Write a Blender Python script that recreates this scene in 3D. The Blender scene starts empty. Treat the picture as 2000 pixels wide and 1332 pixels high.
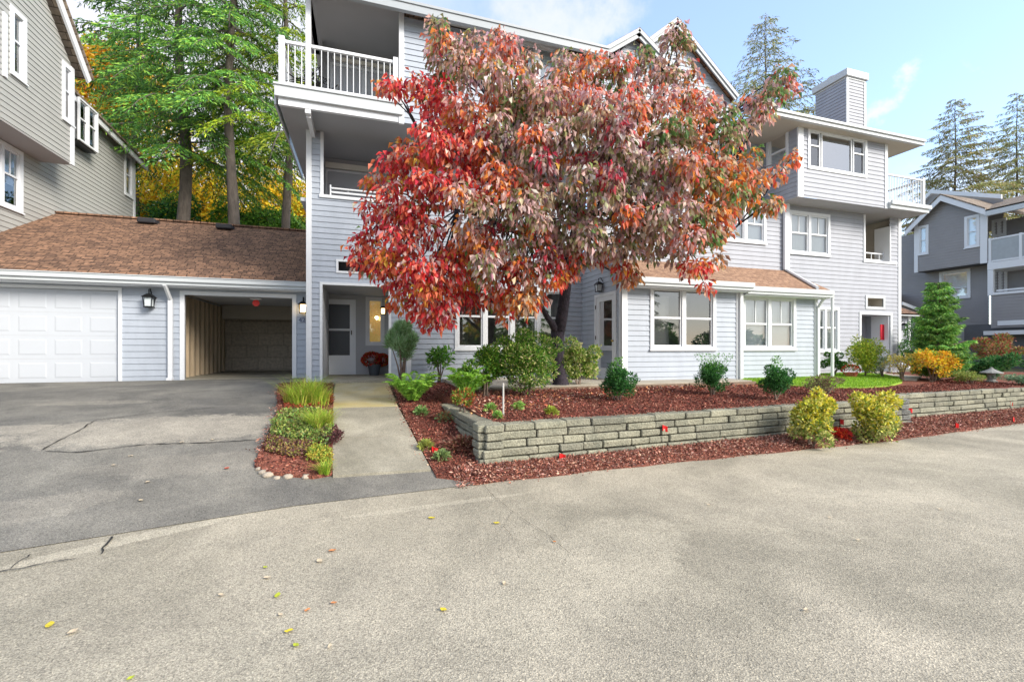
import bpy, bmesh, math, random
import numpy as np
from mathutils import Vector, Matrix
random.seed(7); rng = np.random.default_rng(7)
R = math.radians
scene = bpy.context.scene

# ---------------------------------------------------------------- camera
EYE = 1.55; FPX = 890.0; HOR = 682.0; TH = R(18.0)
cam_data = bpy.data.cameras.new("camera"); cam = bpy.data.objects.new("camera", cam_data)
scene.collection.objects.link(cam); scene.camera = cam
cam.location = (0, 0, EYE); cam.rotation_euler = (R(90), 0, -TH)
cam_data.sensor_width = 36; cam_data.lens = FPX / 2000 * 36
cam_data.shift_y = (HOR - 666) / 2000; cam_data.clip_end = 2000; cam_data.clip_start = 0.05

# ---------------------------------------------------------------- light
SUN_EL, SUN_AZ = 30, 140          # azimuth clockwise from +Y
w = bpy.data.worlds.new("World"); scene.world = w; w.use_nodes = True
nt = w.node_tree; N = nt.nodes; L = nt.links; N.clear()
out = N.new('ShaderNodeOutputWorld'); bg = N.new('ShaderNodeBackground'); sky = N.new('ShaderNodeTexSky')
sky.sky_type = 'NISHITA'; sky.sun_disc = False
sky.sun_elevation = R(SUN_EL); sky.sun_rotation = R(SUN_AZ)
sky.air_density = 1.0; sky.dust_density = .7; sky.ozone_density = 3.0
tc = N.new('ShaderNodeTexCoord'); mp = N.new('ShaderNodeMapping'); mp.inputs['Scale'].default_value = (1, 1, 2.4)
mx = N.new('ShaderNodeMixRGB'); mx.inputs['Color2'].default_value = (2.25, 2.25, 2.5, 1); mx.inputs["Fac"].default_value = .18   # thin high veil
L.new(tc.outputs['Generated'], mp.inputs['Vector']); L.new(sky.outputs['Color'], mx.inputs['Color1']); last = mx.outputs['Color']
cl = N.new('ShaderNodeTexNoise'); cl.inputs['Scale'].default_value = 7; cl.inputs['Detail'].default_value = 8; cl.inputs['Roughness'].default_value = .6
L.new(tc.outputs['Generated'], cl.inputs['Vector'])
of = N.new('ShaderNodeVectorMath'); of.operation = 'MULTIPLY_ADD'; of.inputs[1].default_value = (.42, .42, .30); of.inputs[2].default_value = (-.21, -.21, -.15)
L.new(cl.outputs['Color'], of.inputs[0])
ad_ = N.new('ShaderNodeVectorMath'); L.new(tc.outputs['Generated'], ad_.inputs[0]); L.new(of.outputs[0], ad_.inputs[1])
def skydir(px, py):
    s, c = math.sin(R(18)), math.cos(R(18)); a = (px - 1000) / 890; v = Vector((s + a * c, c - a * s, (682 - py) / 890)); return v.normalized()
for px, py, r0, r1, k, amt in ((1060, 20, .02, .16, 2.0, .65), (1180, 35, .0, .10, 2.4, .5), (1728, 190, .0, .045, 1.5, .7), (1830, 203, .0, .03, 1.5, .35), (400, 260, .1, .62, 1.0, .95), (1980, 420, .0, .30, 2.2, .4), (1850, 420, .0, .25, 2.4, .4)):
    d0 = skydir(px, py); sb = N.new('ShaderNodeVectorMath'); sb.operation = 'SUBTRACT'; sb.inputs[1].default_value = d0; L.new(ad_.outputs[0], sb.inputs[0])
    sc = N.new('ShaderNodeVectorMath'); sc.operation = 'MULTIPLY'; sc.inputs[1].default_value = (1, 1, k); L.new(sb.outputs[0], sc.inputs[0])
    le = N.new('ShaderNodeVectorMath'); le.operation = 'LENGTH'; L.new(sc.outputs[0], le.inputs[0])
    mr = N.new('ShaderNodeMapRange'); mr.interpolation_type = 'SMOOTHSTEP'; mr.inputs['From Min'].default_value = r0; mr.inputs['From Max'].default_value = r1; mr.inputs['To Min'].default_value = amt; mr.inputs['To Max'].default_value = 0
    L.new(le.outputs['Value'], mr.inputs['Value'])
    mc = N.new('ShaderNodeMixRGB'); mc.inputs['Color2'].default_value = (2.35, 2.3, 2.42, 1); L.new(mr.outputs['Result'], mc.inputs['Fac']); L.new(last, mc.inputs['Color1']); last = mc.outputs['Color']
mr = N.new('ShaderNodeMapRange'); mr.interpolation_type = 'SMOOTHSTEP'; mr.inputs['From Min'].default_value = .3; mr.inputs['From Max'].default_value = -.3; mr.inputs['To Min'].default_value = 0; mr.inputs['To Max'].default_value = .75
sy = N.new('ShaderNodeSeparateXYZ'); L.new(tc.outputs['Generated'], sy.inputs[0]); L.new(sy.outputs['Y'], mr.inputs['Value'])     # white veil added over the unseen southern sky to brighten window reflections
mc = N.new('ShaderNodeMixRGB'); mc.inputs['Color2'].default_value = (2.2, 2.25, 2.35, 1); L.new(mr.outputs['Result'], mc.inputs['Fac']); L.new(last, mc.inputs['Color1']); last = mc.outputs['Color']
L.new(last, bg.inputs['Color'])
bg.inputs['Strength'].default_value = 0.12
L.new(bg.outputs['Background'], out.inputs['Surface'])
sd = bpy.data.lights.new("sun", 'SUN'); sd.energy = 1.5; sd.angle = R(24); sd.color = (1, .93, .82)
so = bpy.data.objects.new("sun", sd); scene.collection.objects.link(so)
_d = Vector((math.sin(R(SUN_AZ)) * math.cos(R(SUN_EL)), math.cos(R(SUN_AZ)) * math.cos(R(SUN_EL)), math.sin(R(SUN_EL))))
so.rotation_euler = _d.to_track_quat('Z', 'Y').to_euler()
scene.view_settings.view_transform = 'Standard'; scene.view_settings.look = 'None'
scene.view_settings.exposure = 2.0; scene.view_settings.gamma = 1
scene.cycles.max_bounces = 6; scene.cycles.diffuse_bounces = 3; scene.cycles.transparent_max_bounces = 8
C = scene.collection

# ---------------------------------------------------------------- rays: real metres from the survey of the photograph
ST, CT = math.sin(TH), math.cos(TH)
def F(px, py, Y):
    a = (px - 1000) / FPX; Z = Y / (CT - a * ST)
    return Z * (ST + a * CT), EYE + (HOR - py) / FPX * Z
def FX(px, Y): return F(px, 0, Y)[0]
def FZ(px, py, Y): return F(px, py, Y)[1]
def S(px, py, X):
    a = (px - 1000) / FPX; Z = X / (ST + a * CT)
    return Z * (CT - a * ST), EYE + (HOR - py) / FPX * Z
def G(px, py, z):
    Z = (EYE - z) * FPX / (py - HOR); a = (px - 1000) / FPX
    return Z * (ST + a * CT), Z * (CT - a * ST)

_ex = [-60, -12, -4, -2.64, -.72, .93, 1.26, 3.1, 6.1, 8.6, 13.2, 30, 60]
_ey = [3.0, 3.9, 4.35, 4.5, 4.94, 5.06, 5.1, 5.22, 5.3, 5.37, 5.8, 8.0, 12]
def Ye(x): return np.interp(x, _ex, _ey)
def hL(x, y): return float(np.interp(y - Ye(x), [0, .6, 3, 6, 8.3], [0, .12, .55, .76, .79]))
def hbed(x, y): return float(np.interp(y, [5.5, 8.6], [.55, .72]))
def hstrip(x, y): return float(np.interp(y - Ye(x), [0, .12, .5, 2], [0, .06, .12, .15]))
def GH(px, py, h):
    z = .4
    for _ in range(30): x, y = G(px, py, z); z = .5 * z + .5 * h(x, y)
    return x, y, z

# ---------------------------------------------------------------- tagging
def tag(o, label, cat, group=None, kind=None):
    o['label'] = label; o['category'] = cat
    if group: o['group'] = group
    if kind: o['kind'] = kind
    return o
def thing(name, label, cat, loc=(0, 0, 0), group=None):
    o = bpy.data.objects.new(name, None); C.objects.link(o); o.location = loc
    o.empty_display_size = .2
    return tag(o, label, cat, group)
def struct(o): o['kind'] = 'structure'; return o
def place(o, parent):
    if parent is not None:
        o.parent = parent
        M = Matrix.Identity(4); p = parent
        while p is not None: M = Matrix.Translation(p.location) @ M; p = p.parent
        o.matrix_parent_inverse = M.inverted() if False else Matrix.Identity(4)
def origin_of(parent):
    v = Vector((0, 0, 0))
    while parent is not None: v += parent.location; parent = parent.parent
    return v
def obj(name, verts, faces, mat, parent=None, smooth=False, loc=None, cols=None):
    """one mesh object; verts are world coordinates, moved into the parent's frame"""
    verts = np.asarray(verts, dtype=np.float64).reshape(-1, 3)
    base = Vector(loc) if loc is not None else Vector((0, 0, 0))
    o_w = origin_of(parent)
    me = bpy.data.meshes.new(name)
    off = base if parent is None else (base if loc is not None else o_w)
    v = verts - np.array(off)
    me.from_pydata(v.tolist(), [], faces); me.update()
    if mat: me.materials.append(mat)
    if smooth: me.polygons.foreach_set('use_smooth', [True] * len(me.polygons))
    if cols is not None:
        at = me.color_attributes.new('col', 'FLOAT_COLOR', 'POINT')
        c = np.ones((len(verts), 4)); c[:, :3] = cols; at.data.foreach_set('color', c.ravel())
    o = bpy.data.objects.new(name, me); C.objects.link(o)
    if parent is None: o.location = base
    else:
        o.parent = parent; o.location = (base - o_w) if loc is not None else (0, 0, 0)
    return o

def front(Y):  return lambda u, z, d=0.: (u, Y - d, z)      # faces the camera side (-Y); d is outwards
def west(X):   return lambda u, z, d=0.: (X - d, u, z)      # faces -X, u runs along Y
def east(X):   return lambda u, z, d=0.: (X + d, u, z)      # faces +X

class MB:
    def __init__(s): s.v = []; s.f = []
    def poly(s, pts): n = len(s.v); s.v += [tuple(p) for p in pts]; s.f.append(tuple(range(n, n + len(pts)))); return s
    def box(s, T, u0, u1, z0, z1, d0, d1):
        n = len(s.v)
        for u, z, d in ((u0,z0,d0),(u1,z0,d0),(u1,z1,d0),(u0,z1,d0),(u0,z0,d1),(u1,z0,d1),(u1,z1,d1),(u0,z1,d1)): s.v.append(T(u, z, d))
        for q in ((0,3,2,1),(4,5,6,7),(0,1,5,4),(1,2,6,5),(2,3,7,6),(3,0,4,7)): s.f.append(tuple(n + i for i in q))
        return s
    def wbox(s, x0, x1, y0, y1, z0, z1): return s.box(lambda u, z, d: (u, d, z), x0, x1, z0, z1, y0, y1)
    def frame(s, T, u0, u1, z0, z1, w, d0, d1, wb=None):
        wb = w if wb is None else wb
        s.box(T, u0, u0 + w, z0, z1, d0, d1); s.box(T, u1 - w, u1, z0, z1, d0, d1)
        s.box(T, u0 + w, u1 - w, z1 - w, z1, d0, d1); s.box(T, u0 + w, u1 - w, z0, z0 + wb, d0, d1); return s
    def prism(s, a, b):          # two matching polygons joined
        n = len(s.v); k = len(a); s.v += [tuple(p) for p in a] + [tuple(p) for p in b]
        s.f.append(tuple(range(n + k - 1, n - 1, -1))); s.f.append(tuple(range(n + k, n + 2 * k)))
        for i in range(k): j = (i + 1) % k; s.f.append((n + i, n + j, n + k + j, n + k + i))
        return s
    def tube(s, pts, rad, seg=8, cap=True):
        pts = [Vector(p) for p in pts]; n0 = len(s.v); k = len(pts)
        rad = rad if isinstance(rad, (list, tuple)) else [rad] * k
        ref = Vector((.123, .3, .95)).normalized()
        prev = None
        for i, p in enumerate(pts):
            t = (pts[min(i + 1, k - 1)] - pts[max(i - 1, 0)]).normalized()
            if prev is None:
                x = t.cross(ref)
                if x.length < .1: x = t.cross(Vector((1, 0, 0)))
            else: x = prev - t * prev.dot(t)
            x.normalize(); prev = x; y = t.cross(x)
            for j in range(seg):
                a = 2 * math.pi * j / seg; s.v.append(tuple(p + (x * math.cos(a) + y * math.sin(a)) * rad[i]))
        for i in range(k - 1):
            for j in range(seg):
                j2 = (j + 1) % seg; a = n0 + i * seg
                s.f.append((a + j, a + j2, a + seg + j2, a + seg + j))
        if cap:
            s.f.append(tuple(n0 + j for j in reversed(range(seg)))); s.f.append(tuple(n0 + (k - 1) * seg + j for j in range(seg)))
        return s
    def lathe(s, c, prof, seg=16):
        n0 = len(s.v); k = len(prof)
        for r, z in prof:
            for j in range(seg): a = 2 * math.pi * j / seg; s.v.append((c[0] + r * math.cos(a), c[1] + r * math.sin(a), c[2] + z))
        for i in range(k - 1):
            for j in range(seg): j2 = (j + 1) % seg; a = n0 + i * seg; s.f.append((a + j, a + j2, a + seg + j2, a + seg + j))
        s.f.append(tuple(n0 + j for j in reversed(range(seg)))); s.f.append(tuple(n0 + (k - 1) * seg + j for j in range(seg)))
        return s
    def build(s, name, mat, parent=None, smooth=False, bevel=0, loc=None):
        o = obj(name, s.v, s.f, mat, parent, smooth, loc)
        if bevel:
            bm = bmesh.new(); bm.from_mesh(o.data)
            bmesh.ops.bevel(bm, geom=list(bm.edges), offset=bevel, segments=1, affect='EDGES', clamp_overlap=True)
            bm.to_mesh(o.data); bm.free()
        return o

# ---------------------------------------------------------------- materials
MATS = {}
def mat(name, col, rough=.6, var=.08, scale=6, bump=0, bscale=60, metal=0, spec=.4, emit=None, es=1, col2=None, island=0, stretch=(1,1,1), detail=5, speck=0, sscale=200):
    if name in MATS: return MATS[name]
    m = bpy.data.materials.new(name); m.use_nodes = True; t = m.node_tree; n = t.nodes; l = t.links
    b = n['Principled BSDF']; b.inputs['Roughness'].default_value = rough; b.inputs['Metallic'].default_value = metal
    b.inputs['Specular IOR Level'].default_value = spec
    tc = n.new('ShaderNodeTexCoord'); mp = n.new('ShaderNodeMapping'); mp.inputs['Scale'].default_value = stretch
    geo = n.new('ShaderNodeNewGeometry'); l.new(geo.outputs['Position'], mp.inputs['Vector'])
    no = n.new('ShaderNodeTexNoise'); no.inputs['Scale'].default_value = scale; no.inputs['Detail'].default_value = detail; no.inputs['Roughness'].default_value = .65
    l.new(mp.outputs['Vector'], no.inputs['Vector'])
    r = n.new('ShaderNodeValToRGB'); r.color_ramp.elements[0].position = .3; r.color_ramp.elements[1].position = .7
    c2 = col2 if col2 else tuple(min(1, c * (1 + var)) for c in col)
    c1 = col if col2 else tuple(c * (1 - var) for c in col)
    r.color_ramp.elements[0].color = (*c1, 1); r.color_ramp.elements[1].color = (*c2, 1)
    l.new(no.outputs['Fac'], r.inputs['Fac']); last = r.outputs['Color']
    if speck:
        s2 = n.new('ShaderNodeTexNoise'); s2.inputs['Scale'].default_value = sscale; s2.inputs['Detail'].default_value = 2
        l.new(geo.outputs['Position'], s2.inputs['Vector'])
        rr = n.new('ShaderNodeValToRGB'); rr.color_ramp.elements[0].position = .32; rr.color_ramp.elements[1].position = .68
        rr.color_ramp.elements[0].color = (1 - speck,) * 3 + (1,); rr.color_ramp.elements[1].color = (1 + speck,) * 3 + (1,)
        l.new(s2.outputs['Fac'], rr.inputs['Fac']); mm = n.new('ShaderNodeMixRGB'); mm.blend_type = 'MULTIPLY'; mm.inputs['Fac'].default_value = 1
        l.new(last, mm.inputs['Color1']); l.new(rr.outputs['Color'], mm.inputs['Color2']); last = mm.outputs['Color']
    if island:
        ir = n.new('ShaderNodeValToRGB'); ir.color_ramp.elements[0].color = (1 - island, 1 - island, 1 - island * .9, 1); ir.color_ramp.elements[1].color = (1 + island, 1 + island * .97, 1 + island * .85, 1)
        l.new(geo.outputs['Random Per Island'], ir.inputs['Fac']); m3 = n.new('ShaderNodeMixRGB'); m3.blend_type = 'MULTIPLY'; m3.inputs['Fac'].default_value = 1
        l.new(last, m3.inputs['Color1']); l.new(ir.outputs['Color'], m3.inputs['Color2']); last = m3.outputs['Color']
    l.new(last, b.inputs['Base Color'])
    if bump:
        bn = n.new('ShaderNodeTexNoise'); bn.inputs['Scale'].default_value = bscale; bn.inputs['Detail'].default_value = 4
        l.new(mp.outputs['Vector'], bn.inputs['Vector']); bp = n.new('ShaderNodeBump'); bp.inputs['Strength'].default_value = bump; bp.inputs['Distance'].default_value = .02
        l.new(bn.outputs['Fac'], bp.inputs['Height']); l.new(bp.outputs['Normal'], b.inputs['Normal'])
    if emit: b.inputs['Emission Color'].default_value = (*emit, 1); b.inputs['Emission Strength'].default_value = es
    MATS[name] = m; return m
def leafmat(name='leaf', rough=.5, trans=.35):
    if name in MATS: return MATS[name]
    m = bpy.data.materials.new(name); m.use_nodes = True; t = m.node_tree; n = t.nodes; l = t.links
    b = n['Principled BSDF']; b.inputs['Roughness'].default_value = rough; b.inputs['Specular IOR Level'].default_value = .3
    at = n.new('ShaderNodeAttribute'); at.attribute_name = 'col'; l.new(at.outputs['Color'], b.inputs['Base Color'])
    tr = n.new('ShaderNodeBsdfTranslucent'); l.new(at.outputs['Color'], tr.inputs['Color'])
    ms = n.new('ShaderNodeMixShader'); ms.inputs['Fac'].default_value = trans
    l.new(b.outputs['BSDF'], ms.inputs[1]); l.new(tr.outputs['BSDF'], ms.inputs[2]); l.new(ms.outputs['Shader'], n['Material Output'].inputs['Surface'])
    MATS[name] = m; return m
def glassmat(name, tint=(1, 1, 1), refl=.12):
    if name in MATS: return MATS[name]
    m = bpy.data.materials.new(name); m.use_nodes = True; t = m.node_tree; n = t.nodes; l = t.links
    n.remove(n['Principled BSDF'])
    gl = n.new('ShaderNodeBsdfGlossy'); gl.inputs['Roughness'].default_value = .02
    tr = n.new('ShaderNodeBsdfTransparent'); tr.inputs['Color'].default_value = (*tint, 1)
    lw = n.new('ShaderNodeFresnel'); lw.inputs['IOR'].default_value = 1.5
    ad = n.new('ShaderNodeMath'); ad.operation = 'ADD'; ad.inputs[1].default_value = refl; ad.use_clamp = True
    ms = n.new('ShaderNodeMixShader'); l.new(lw.outputs['Fac'], ad.inputs[0]); l.new(ad.outputs[0], ms.inputs['Fac'])
    l.new(tr.outputs['BSDF'], ms.inputs[1]); l.new(gl.outputs['BSDF'], ms.inputs[2]); l.new(ms.outputs['Shader'], n['Material Output'].inputs['Surface'])
    MATS[name] = m; return m
def brickmat(name, c1, c2, cm, bw, bh, mortar, rough=.85, slope=1.0, speck=.25, axes='xy', noise2=None):
    if name in MATS: return MATS[name]
    m = bpy.data.materials.new(name); m.use_nodes = True; t = m.node_tree; n = t.nodes; l = t.links
    b = n['Principled BSDF']; b.inputs['Roughness'].default_value = rough; b.inputs['Specular IOR Level'].default_value = .2
    geo = n.new('ShaderNodeNewGeometry'); sp = n.new('ShaderNodeSeparateXYZ'); l.new(geo.outputs['Position'], sp.inputs[0])
    cb = n.new('ShaderNodeCombineXYZ'); l.new(sp.outputs[axes[0].upper()], cb.inputs['X'])
    mu = n.new('ShaderNodeMath'); mu.operation = 'MULTIPLY'; mu.inputs[1].default_value = slope; l.new(sp.outputs[axes[1].upper()], mu.inputs[0]); l.new(mu.outputs[0], cb.inputs['Y'])
    br = n.new('ShaderNodeTexBrick'); l.new(cb.outputs[0], br.inputs['Vector'])
    br.inputs['Scale'].default_value = 1; br.inputs['Brick Width'].default_value = bw; br.inputs['Row Height'].default_value = bh
    br.inputs['Mortar Size'].default_value = mortar; br.inputs['Mortar Smooth'].default_value = .3; br.inputs['Bias'].default_value = 0
    br.inputs['Color1'].default_value = (*c1, 1); br.inputs['Color2'].default_value = (*c2, 1); br.inputs['Mortar'].default_value = (*cm, 1)
    br.offset = .37; br.offset_frequency = 2; br.squash = .8; br.squash_frequency = 3
    no = n.new('ShaderNodeTexNoise'); no.inputs['Scale'].default_value = 12; no.inputs['Detail'].default_value = 6; l.new(cb.outputs[0], no.inputs['Vector'])
    rr = n.new('ShaderNodeValToRGB'); rr.color_ramp.elements[0].position = .3; rr.color_ramp.elements[1].position = .7
    rr.color_ramp.elements[0].color = (1 - speck,) * 3 + (1,); rr.color_ramp.elements[1].color = (1 + speck,) * 3 + (1,)
    l.new(no.outputs['Fac'], rr.inputs['Fac']); mm = n.new('ShaderNodeMixRGB'); mm.blend_type = 'MULTIPLY'; mm.inputs['Fac'].default_value = 1
    l.new(br.outputs['Color'], mm.inputs['Color1']); l.new(rr.outputs['Color'], mm.inputs['Color2']); l.new(mm.outputs['Color'], b.inputs['Base Color'])
    bp = n.new('ShaderNodeBump'); bp.inputs['Strength'].default_value = .6; bp.inputs['Distance'].default_value = .015; bp.invert = True
    l.new(br.outputs['Fac'], bp.inputs['Height']); l.new(bp.outputs['Normal'], b.inputs['Normal'])
    MATS[name] = m; return m

M_sid  = mat('siding_bluegrey', (.385,.425,.49), .6, .07, 2.2, .05, 90, stretch=(1.6,1.6,.5))
M_sid2 = mat('siding_grey', (.34,.355,.40), .6, .07, 2.2, .05, 90, stretch=(1.6,1.6,.5))
M_sidL = mat('siding_taupe', (.37,.37,.35), .65, .05, 1.5, .05, 90)
M_sidR = mat('siding_dark', (.28,.272,.275), .65, .05, 1.5, .05, 90)
M_trim = mat('white_trim', (.70,.72,.75), .45, .02, 3)
M_gut  = mat('gutter_paint', (.52,.55,.57), .4, .03, 3)
M_fas  = mat('fascia_grey', (.36,.39,.42), .5, .03, 3)
M_sof  = mat('soffit_grey', (.37,.375,.395), .7, .04, 1)
M_sofL = mat('soffit_light', (.50,.46,.40), .7, .04, 1)
M_rec  = mat('recess_grey', (.46,.475,.51), .7, .04, 1)
M_gdoor= mat('garage_door_paint', (.50,.53,.58), .4, .015, 2)
M_door = mat('door_white', (.80,.84,.90), .35, .02, 2)
M_glass= glassmat('window_glass', (.88,.92,.93), .15)
M_glassd= glassmat('dark_glass', (.5,.55,.6), .38)
M_screen=mat('door_screen', (.035,.04,.055), .35, .1, 30, spec=.5)
M_blind= mat('window_blind', (.78,.80,.82), .8, .03, 5, bump=.2, bscale=8, stretch=(1,1,14))
M_curt = mat('window_curtain', (.72,.72,.70), .9, .06, 9, stretch=(6,6,.3))
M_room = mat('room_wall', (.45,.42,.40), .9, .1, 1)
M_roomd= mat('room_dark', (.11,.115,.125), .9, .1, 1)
M_roof = brickmat('brown_shingles', (.33,.19,.12), (.14,.085,.06), (.055,.035,.028), .24, .115, .012, slope=1.118, speck=.42)
M_roof2= brickmat('tan_shingles', (.42,.26,.17), (.27,.16,.105), (.12,.07,.05), .24, .11, .010, slope=1.17)
M_roofR= brickmat('grey_brown_shingles', (.30,.24,.18), (.20,.16,.13), (.1,.08,.06), .3, .14, .012)
M_black= mat('black_metal', (.02,.02,.022), .4, .1, 10, metal=.6)
M_brass= mat('brass', (.5,.33,.1), .3, .1, 10, metal=1)
M_lampw= mat('lit_lamp_glass', (.9,.7,.4), .4, emit=(1,.68,.3), es=1.6)
M_lampo= mat('lamp_glass', (.55,.6,.62), .2, .05)
M_bark = mat('grey_bark', (.12,.10,.085), .95, .35, 9, .9, 22, stretch=(1,1,.25))
M_bark2= mat('dogwood_bark', (.035,.028,.038), .9, .45, 12, .8, 30)
M_wood = mat('garage_wood', (.52,.42,.30), .75, .18, 3, stretch=(4,4,.35))
M_twig = mat('twig', (.20,.15,.12), .9, .2, 10)
LEAF = leafmat('leaf'); LEAFD = leafmat('dogwood_leaf', .5, .45); NEED = leafmat('needle', .6, .2)
PETAL = leafmat('petal', .6, .3)

# ---------------------------------------------------------------- clapboard siding as real lapped boards
def clip(poly, z0, z1):
    for lim, keep in ((z0, 1), (z1, -1)):
        o = []
        for i in range(len(poly)):
            a, b = poly[i], poly[(i + 1) % len(poly)]
            ia, ib = (a[1] - lim) * keep >= -1e-9, (b[1] - lim) * keep >= -1e-9
            if ia: o.append(a)
            if ia != ib: s = (lim - a[1]) / (b[1] - a[1]); o.append((a[0] + s * (b[0] - a[0]), lim))
        poly = o
        if len(poly) < 3: return []
    return poly
def siding(mb, T, polys, pitch=.13, lap=.017, flip=False):
    for poly in polys:
        zs = [p[1] for p in poly]; k = math.floor(min(zs) / pitch); top = max(zs)
        while k * pitch < top:
            b0, b1 = k * pitch, (k + 1) * pitch; c = clip(poly, b0, b1); k += 1
            if len(c) < 3: continue
            mb.poly([T(u, z, lap * (1 - (z - b0) / pitch) + .001) for u, z in c])
            lo = [p for p in c if abs(p[1] - b0) < 1e-6]
            if len(lo) >= 2:
                ua, ub = min(p[0] for p in lo), max(p[0] for p in lo)
                mb.poly([T(ua, b0, .0), T(ub, b0, .0), T(ub, b0, lap + .001), T(ua, b0, lap + .001)])
def rects(u0, u1, z0, z1, holes):
    us = sorted({u0, u1, *[min(max(h[i], u0), u1) for h in holes for i in (0, 1)]}); o = []
    for a, b in zip(us, us[1:]):
        if b - a < 1e-5: continue
        m = (a + b) / 2; zs = z0
        for h in sorted([h for h in holes if h[0] < m < h[1]], key=lambda h: h[2]):
            if h[2] > zs: o.append([(a, zs), (b, zs), (b, h[2]), (a, h[2])])
            zs = max(zs, h[3])
        if zs < z1: o.append([(a, zs), (b, zs), (b, z1), (a, z1)])
    return o
def wall(name, T, u0, u1, z0, z1, holes, mt, parent, pitch=.13, extra=()):
    mb = MB(); siding(mb, T, rects(u0, u1, z0, z1, holes) + list(extra), pitch)
    return mb.build(name, mt, parent)
def recess(name, T, u0, u1, z0, z1, depth, mt, parent, top=None):
    mb = MB()
    P = lambda u, z, d: T(u, z, -d)
    mb.poly([P(u0,z0,depth),P(u1,z0,depth),P(u1,z1,depth),P(u0,z1,depth)])
    for a, b in (((u0,z0),(u1,z0)),((u1,z0),(u1,z1)),((u1,z1),(u0,z1)),((u0,z1),(u0,z0))):
        mb.poly([P(*a,0),P(*b,0),P(*b,depth),P(*a,depth)])
    return mb.build(name, mt, parent)

def window(parent, T, u0, u1, z0, z1, cols=2, rail=.5, muntin=(), cas=.09, back='blind', blind_z=1.0, sill=True, depth=1.6, rooml=None, glass=None):
    """casing > sash frame, panes, blind or room behind"""
    mb = MB(); mb.frame(T, u0, u1, z0, z1, cas, -.02, .035)
    if sill: mb.box(T, u0 - .02, u1 + .02, z0 - .015, z0 + .03, .036, .06)
    win = mb.build('window', M_trim, parent)
    a, b, c, d = u0 + cas, u1 - cas, z0 + cas, z1 - cas
    fr = MB(); mull = .10; wcol = (b - a - mull * (cols - 1)) / cols
    for i in range(cols):
        x0 = a + i * (wcol + mull); x1 = x0 + wcol
        if i: fr.box(T, x0 - mull, x0, c, d, -.05, .025)
        fr.frame(T, x0, x1, c, d, .04, -.06, -.005)
        zr = c + (d - c) * rail
        if 0 < rail < 1: fr.box(T, x0 + .04, x1 - .04, zr - .025, zr + .025, -.055, .0)
        for k in range(muntin[0] if muntin else 0):
            um = x0 + (x1 - x0) * (k + 1) / (muntin[0] + 1)
            fr.box(T, um - .012, um + .012, zr + .026, d - .041, -.045, -.02)
    fr.build('sash_frame', M_trim, win)
    for i in range(cols):
        x0 = a + i * (wcol + mull)
        MB().poly([T(x0+.03, c+.03, -.035), T(x0+wcol-.03, c+.03, -.035), T(x0+wcol-.03, d-.03, -.035), T(x0+.03, d-.03, -.035)]).build('pane', glass or M_glass, win)
    if back in ('blind', 'curtain'):
        zb = d - (d - c) * blind_z
        q = MB(); q.box(T, a, b, zb, d, -.11, -.10); q.build('blind' if back == 'blind' else 'curtain', M_blind if back == 'blind' else M_curt, win)
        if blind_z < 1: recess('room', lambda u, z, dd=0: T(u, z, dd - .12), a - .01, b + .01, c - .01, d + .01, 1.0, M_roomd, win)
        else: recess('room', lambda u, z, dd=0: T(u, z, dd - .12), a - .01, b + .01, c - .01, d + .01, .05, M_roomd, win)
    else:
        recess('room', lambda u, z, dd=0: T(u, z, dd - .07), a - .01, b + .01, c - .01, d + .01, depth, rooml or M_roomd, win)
    return win
def casing(name, T, u0, u1, z0, z1, w, parent, bottom=False, mt=None, d1=.03):
    mb = MB(); mb.box(T, u0 - w, u0, z0, z1 + w, -.02, d1); mb.box(T, u1, u1 + w, z0, z1 + w, -.02, d1); mb.box(T, u0, u1, z1, z1 + w, -.02, d1)
    if bottom: mb.box(T, u0 - w, u1 + w, z0 - w, z0, -.02, d1)
    return mb.build(name, mt or M_trim, parent)
def railing(parent, T, u0, u1, z0, z1, n, post=.09, top=.045, name='railing', ends=(1,1), bal=.016):
    mb = MB(); mb.box(T, u0, u1, z1 - top, z1, -.03, .03); mb.box(T, u0, u1, z0 + .06, z0 + .10, -.02, .02)
    if ends[0]: mb.box(T, u0 - post, u0, z0, z1 + .06, -post/2, post/2)
    if ends[1]: mb.box(T, u1, u1 + post, z0, z1 + .06, -post/2, post/2)
    r = mb.build(name, M_trim, parent)
    for i in range(n):
        u = u0 + (u1 - u0) * (i + .5) / n
        MB().box(T, u - bal/2, u + bal/2, z0 + .10, z1 - top, -bal/2, bal/2).build('baluster', M_trim, r)
    return r

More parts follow.
